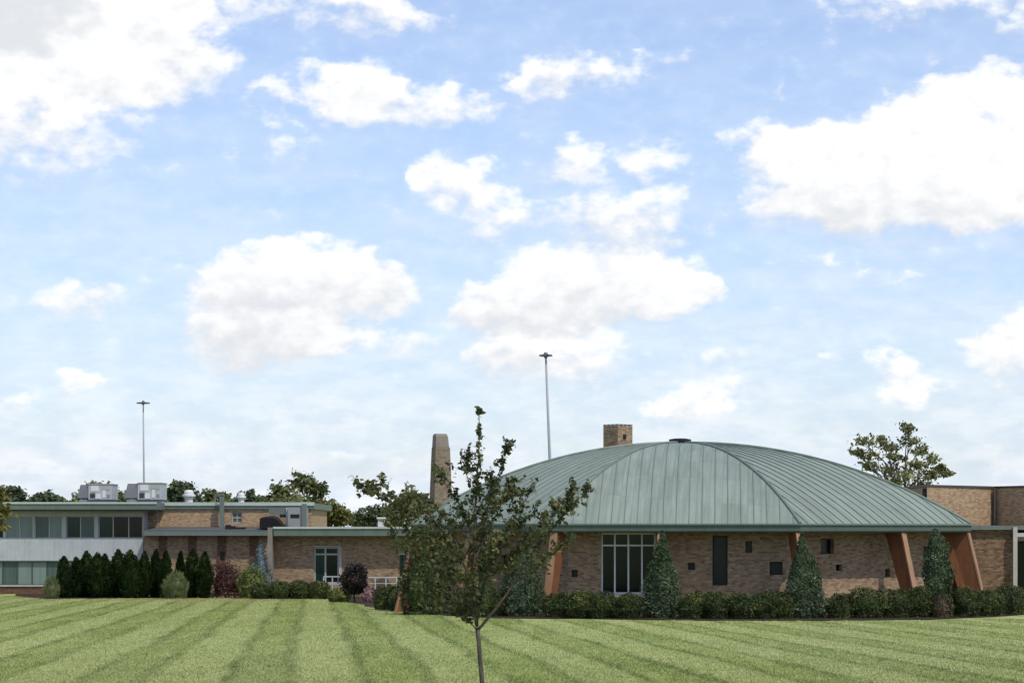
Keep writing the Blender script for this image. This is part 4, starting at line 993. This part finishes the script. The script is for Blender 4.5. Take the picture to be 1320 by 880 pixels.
# ------------------------------------------------------------------ the young tree on the lawn
YY = 31.
e = thing('young_tree', (X(627, YY), YY, G(YY)), 'slender young tree with open dark-leaved crown standing alone on the mown lawn', 'tree')
mb = MB(); trunk_pts = [(629, 972, 0), (626, 930, .01), (622, 885, .01), (619, 850, 0), (617, 825, 0), (615, 808, 0)]
def tp(q): p = px(q[0], q[1], YY); return Vector((p.x, YY+q[2], p.z))
mb.tube([tp(q) for q in trunk_pts], [.047, .038, .033, .031, .030, .031], 10)
prim = [
 ([(615, 808, 0), (612, 770, .02), (611, 720, .05), (613, 660, 0), (616, 600, -.05), (618, 560, -.05), (617, 526, -.04)], .027),
 ([(615, 812, 0), (640, 783, -.1), (662, 752, -.15), (688, 712, -.2), (714, 678, -.25), (733, 650, -.3), (738, 622, -.3)], .021),
 ([(662, 752, -.15), (690, 733, -.3), (712, 714, -.4), (735, 690, -.45)], .010),
 ([(714, 678, -.25), (738, 652, -.2), (758, 630, -.2)], .008),
 ([(688, 712, -.2), (705, 680, -.05), (716, 655, .05)], .009),
 ([(612, 770, .02), (630, 730, .15), (650, 690, .25), (670, 655, .35), (690, 626, .4)], .014),
 ([(611, 722, .05), (632, 680, .3), (650, 640, .4), (664, 618, .45)], .012),
 ([(613, 662, 0), (635, 625, -.15), (648, 598, -.2), (656, 574, -.2)], .010),
 ([(615, 812, 0), (594, 788, -.25), (572, 780, -.4), (552, 766, -.5), (534, 752, -.55)], .010),
 ([(615, 803, 0), (592, 762, .2), (570, 730, .35), (545, 700, .5), (520, 680, .55), (497, 664, .6)], .014),
 ([(612, 760, .02), (590, 712, -.3), (562, 670, -.5), (532, 645, -.55), (502, 640, -.6), (480, 632, -.6), (463, 625, -.6)], .013),
 ([(611, 705, .04), (596, 660, .3), (576, 628, .4), (562, 606, .45)], .011),
 ([(613, 645, 0), (601, 608, .1), (603, 582, .15)], .009),
 ([(611, 725, .05), (582, 690, .4), (548, 660, .55), (530, 640, .6)], .011),
 ([(562, 670, -.5), (536, 664, -.6), (510, 668, -.65)], .007),
 ([(615, 806, 0), (622, 760, -.4), (632, 720, -.6), (640, 690, -.7)], .011),
 ([(615, 806, 0), (605, 760, -.5), (590, 735, -.75), (575, 718, -.9)], .011),
 ([(612, 750, .02), (618, 700, .6), (628, 650, .8), (640, 625, .9)], .010),
 ([(570, 730, .35), (545, 722, .4), (525, 712, .4)], .007),
 ([(545, 700, .5), (520, 705, .55), (505, 690, .6)], .006),
 ([(552, 766, -.5), (560, 745, -.5), (548, 730, -.55)], .006),
 ([(605, 770, .1), (585, 750, .0), (566, 742, -.1), (548, 735, -.1)], .008),
 ([(608, 740, .0), (588, 715, -.1), (560, 700, -.2), (535, 685, -.3)], .009),
 ([(612, 700, .0), (590, 680, .0), (565, 660, -.1), (545, 640, -.1)], .009),
 ([(545, 660, .1), (525, 655, .1), (505, 640, .1), (492, 622, .1)], .006),
 ([(612, 720, 0), (640, 700, -.1), (668, 680, -.1), (690, 655, -.1)], .009),
 ([(613, 690, 0), (632, 660, 0), (648, 645, .1), (668, 635, .2)], .008),
 ([(611, 740, 0), (640, 735, .1), (665, 715, .1), (680, 690, .1)], .008),
 ([(630, 730, .15), (655, 720, .2), (680, 700, .3), (700, 672, .35)], .009),
]
g = np.random.default_rng(77); LP, LN = [], []
def twig(p, d, L, r, lf, depth=0):
    pts = [p]; q = p.copy(); dd = d.copy(); n = 4
    for i in range(n):
        dd = (dd+g.normal(size=3)*.22+np.array([0, 0, .08])); dd /= np.linalg.norm(dd); q = q+dd*L/n; pts.append(q.copy())
    mb.tube([tuple(x) for x in pts], [r*(1-.75*i/n) for i in range(n+1)], 4)
    m_ = max(2, int(lf*L/.030))
    for i in range(m_):
        t = (.12+.88*(i+g.uniform())/m_)*n; a = min(int(t), n-1); c = pts[a]+(pts[a+1]-pts[a])*(t-a)
        o = g.normal(size=3); o /= np.linalg.norm(o); LP.append(c+o*.028); LN.append(o+dd*.6+np.array([0, 0, -.25]))
    if depth < 1:
        for i in range(int(g.integers(1, 4))):
            a = int(g.integers(1, n)); o = dd+g.normal(size=3)*.8; o /= np.linalg.norm(o); twig(pts[a], o, L*g.uniform(.4, .7), r*.6, lf, depth+1)
for pi, (pl, r0) in enumerate(prim):
    P_ = [np.array(tp(q)) for q in pl]; n = len(P_)
    # smooth the hand-placed polyline
    S = []
    for i in range(n-1):
        a, b, c, d = P_[max(i-1, 0)], P_[i], P_[i+1], P_[min(i+2, n-1)]
        for t in np.linspace(0, 1, 5, endpoint=False):
            S.append(.5*((2*b)+(-a+c)*t+(2*a-5*b+4*c-d)*t*t+(-a+3*b-3*c+d)*t**3))
    S.append(P_[-1]); S = [s+g.normal(size=3)*.004 for s in S]; N = len(S)
    mb.tube([tuple(s) for s in S], [max(.0035, r0*(1-.85*i/(N-1))) for i in range(N)], 6)
    Lt = sum(np.linalg.norm(S[i+1]-S[i]) for i in range(N-1))
    start = .42 if pi in (1,) else (.10 if pi in (0, 5, 8, 9, 10, 15, 16, 17) else .18)
    for k in range(int(Lt*(1-start)/.031)):
        t = (start+(1-start)*g.uniform()**.9)*(N-1); i = min(int(t), N-2); p = S[i]+(S[i+1]-S[i])*(t-i); ax = S[i+1]-S[i]; ax /= np.linalg.norm(ax)
        o = ax*.75+g.normal(size=3)*.62+np.array([0, 0, .15]); o /= np.linalg.norm(o)
        tip = 1-.55*(t/(N-1))
        if pi == 0 and p[2] > Z(592, YY):
            Lw = .04
            if g.uniform() < .45: continue
        else: Lw = g.uniform(.12, .36)*tip
        if pi == 8: Lw *= .7
        twig(p, o, Lw, .0042, .72)
    for k in range(int(Lt*(1-start)/.05)):   # leaves straight on the limb
        t = (start+(1-start)*g.uniform())*(N-1); i = min(int(t), N-2); p = S[i]+(S[i+1]-S[i])*(t-i); o = g.normal(size=3); o /= np.linalg.norm(o); LP.append(p+o*.03); LN.append(o)
mb.build('trunk', M['bark_y'], e, smooth=True)
V, k = leaves(np.array(LP), .062, np.array(LN)+np.array([0, -.1, .9]), .56, .5, 9, 6, face=.75)
leaf_obj('crown', V, k, M['leaf_young'], e)
print('young tree leaves', len(LP))
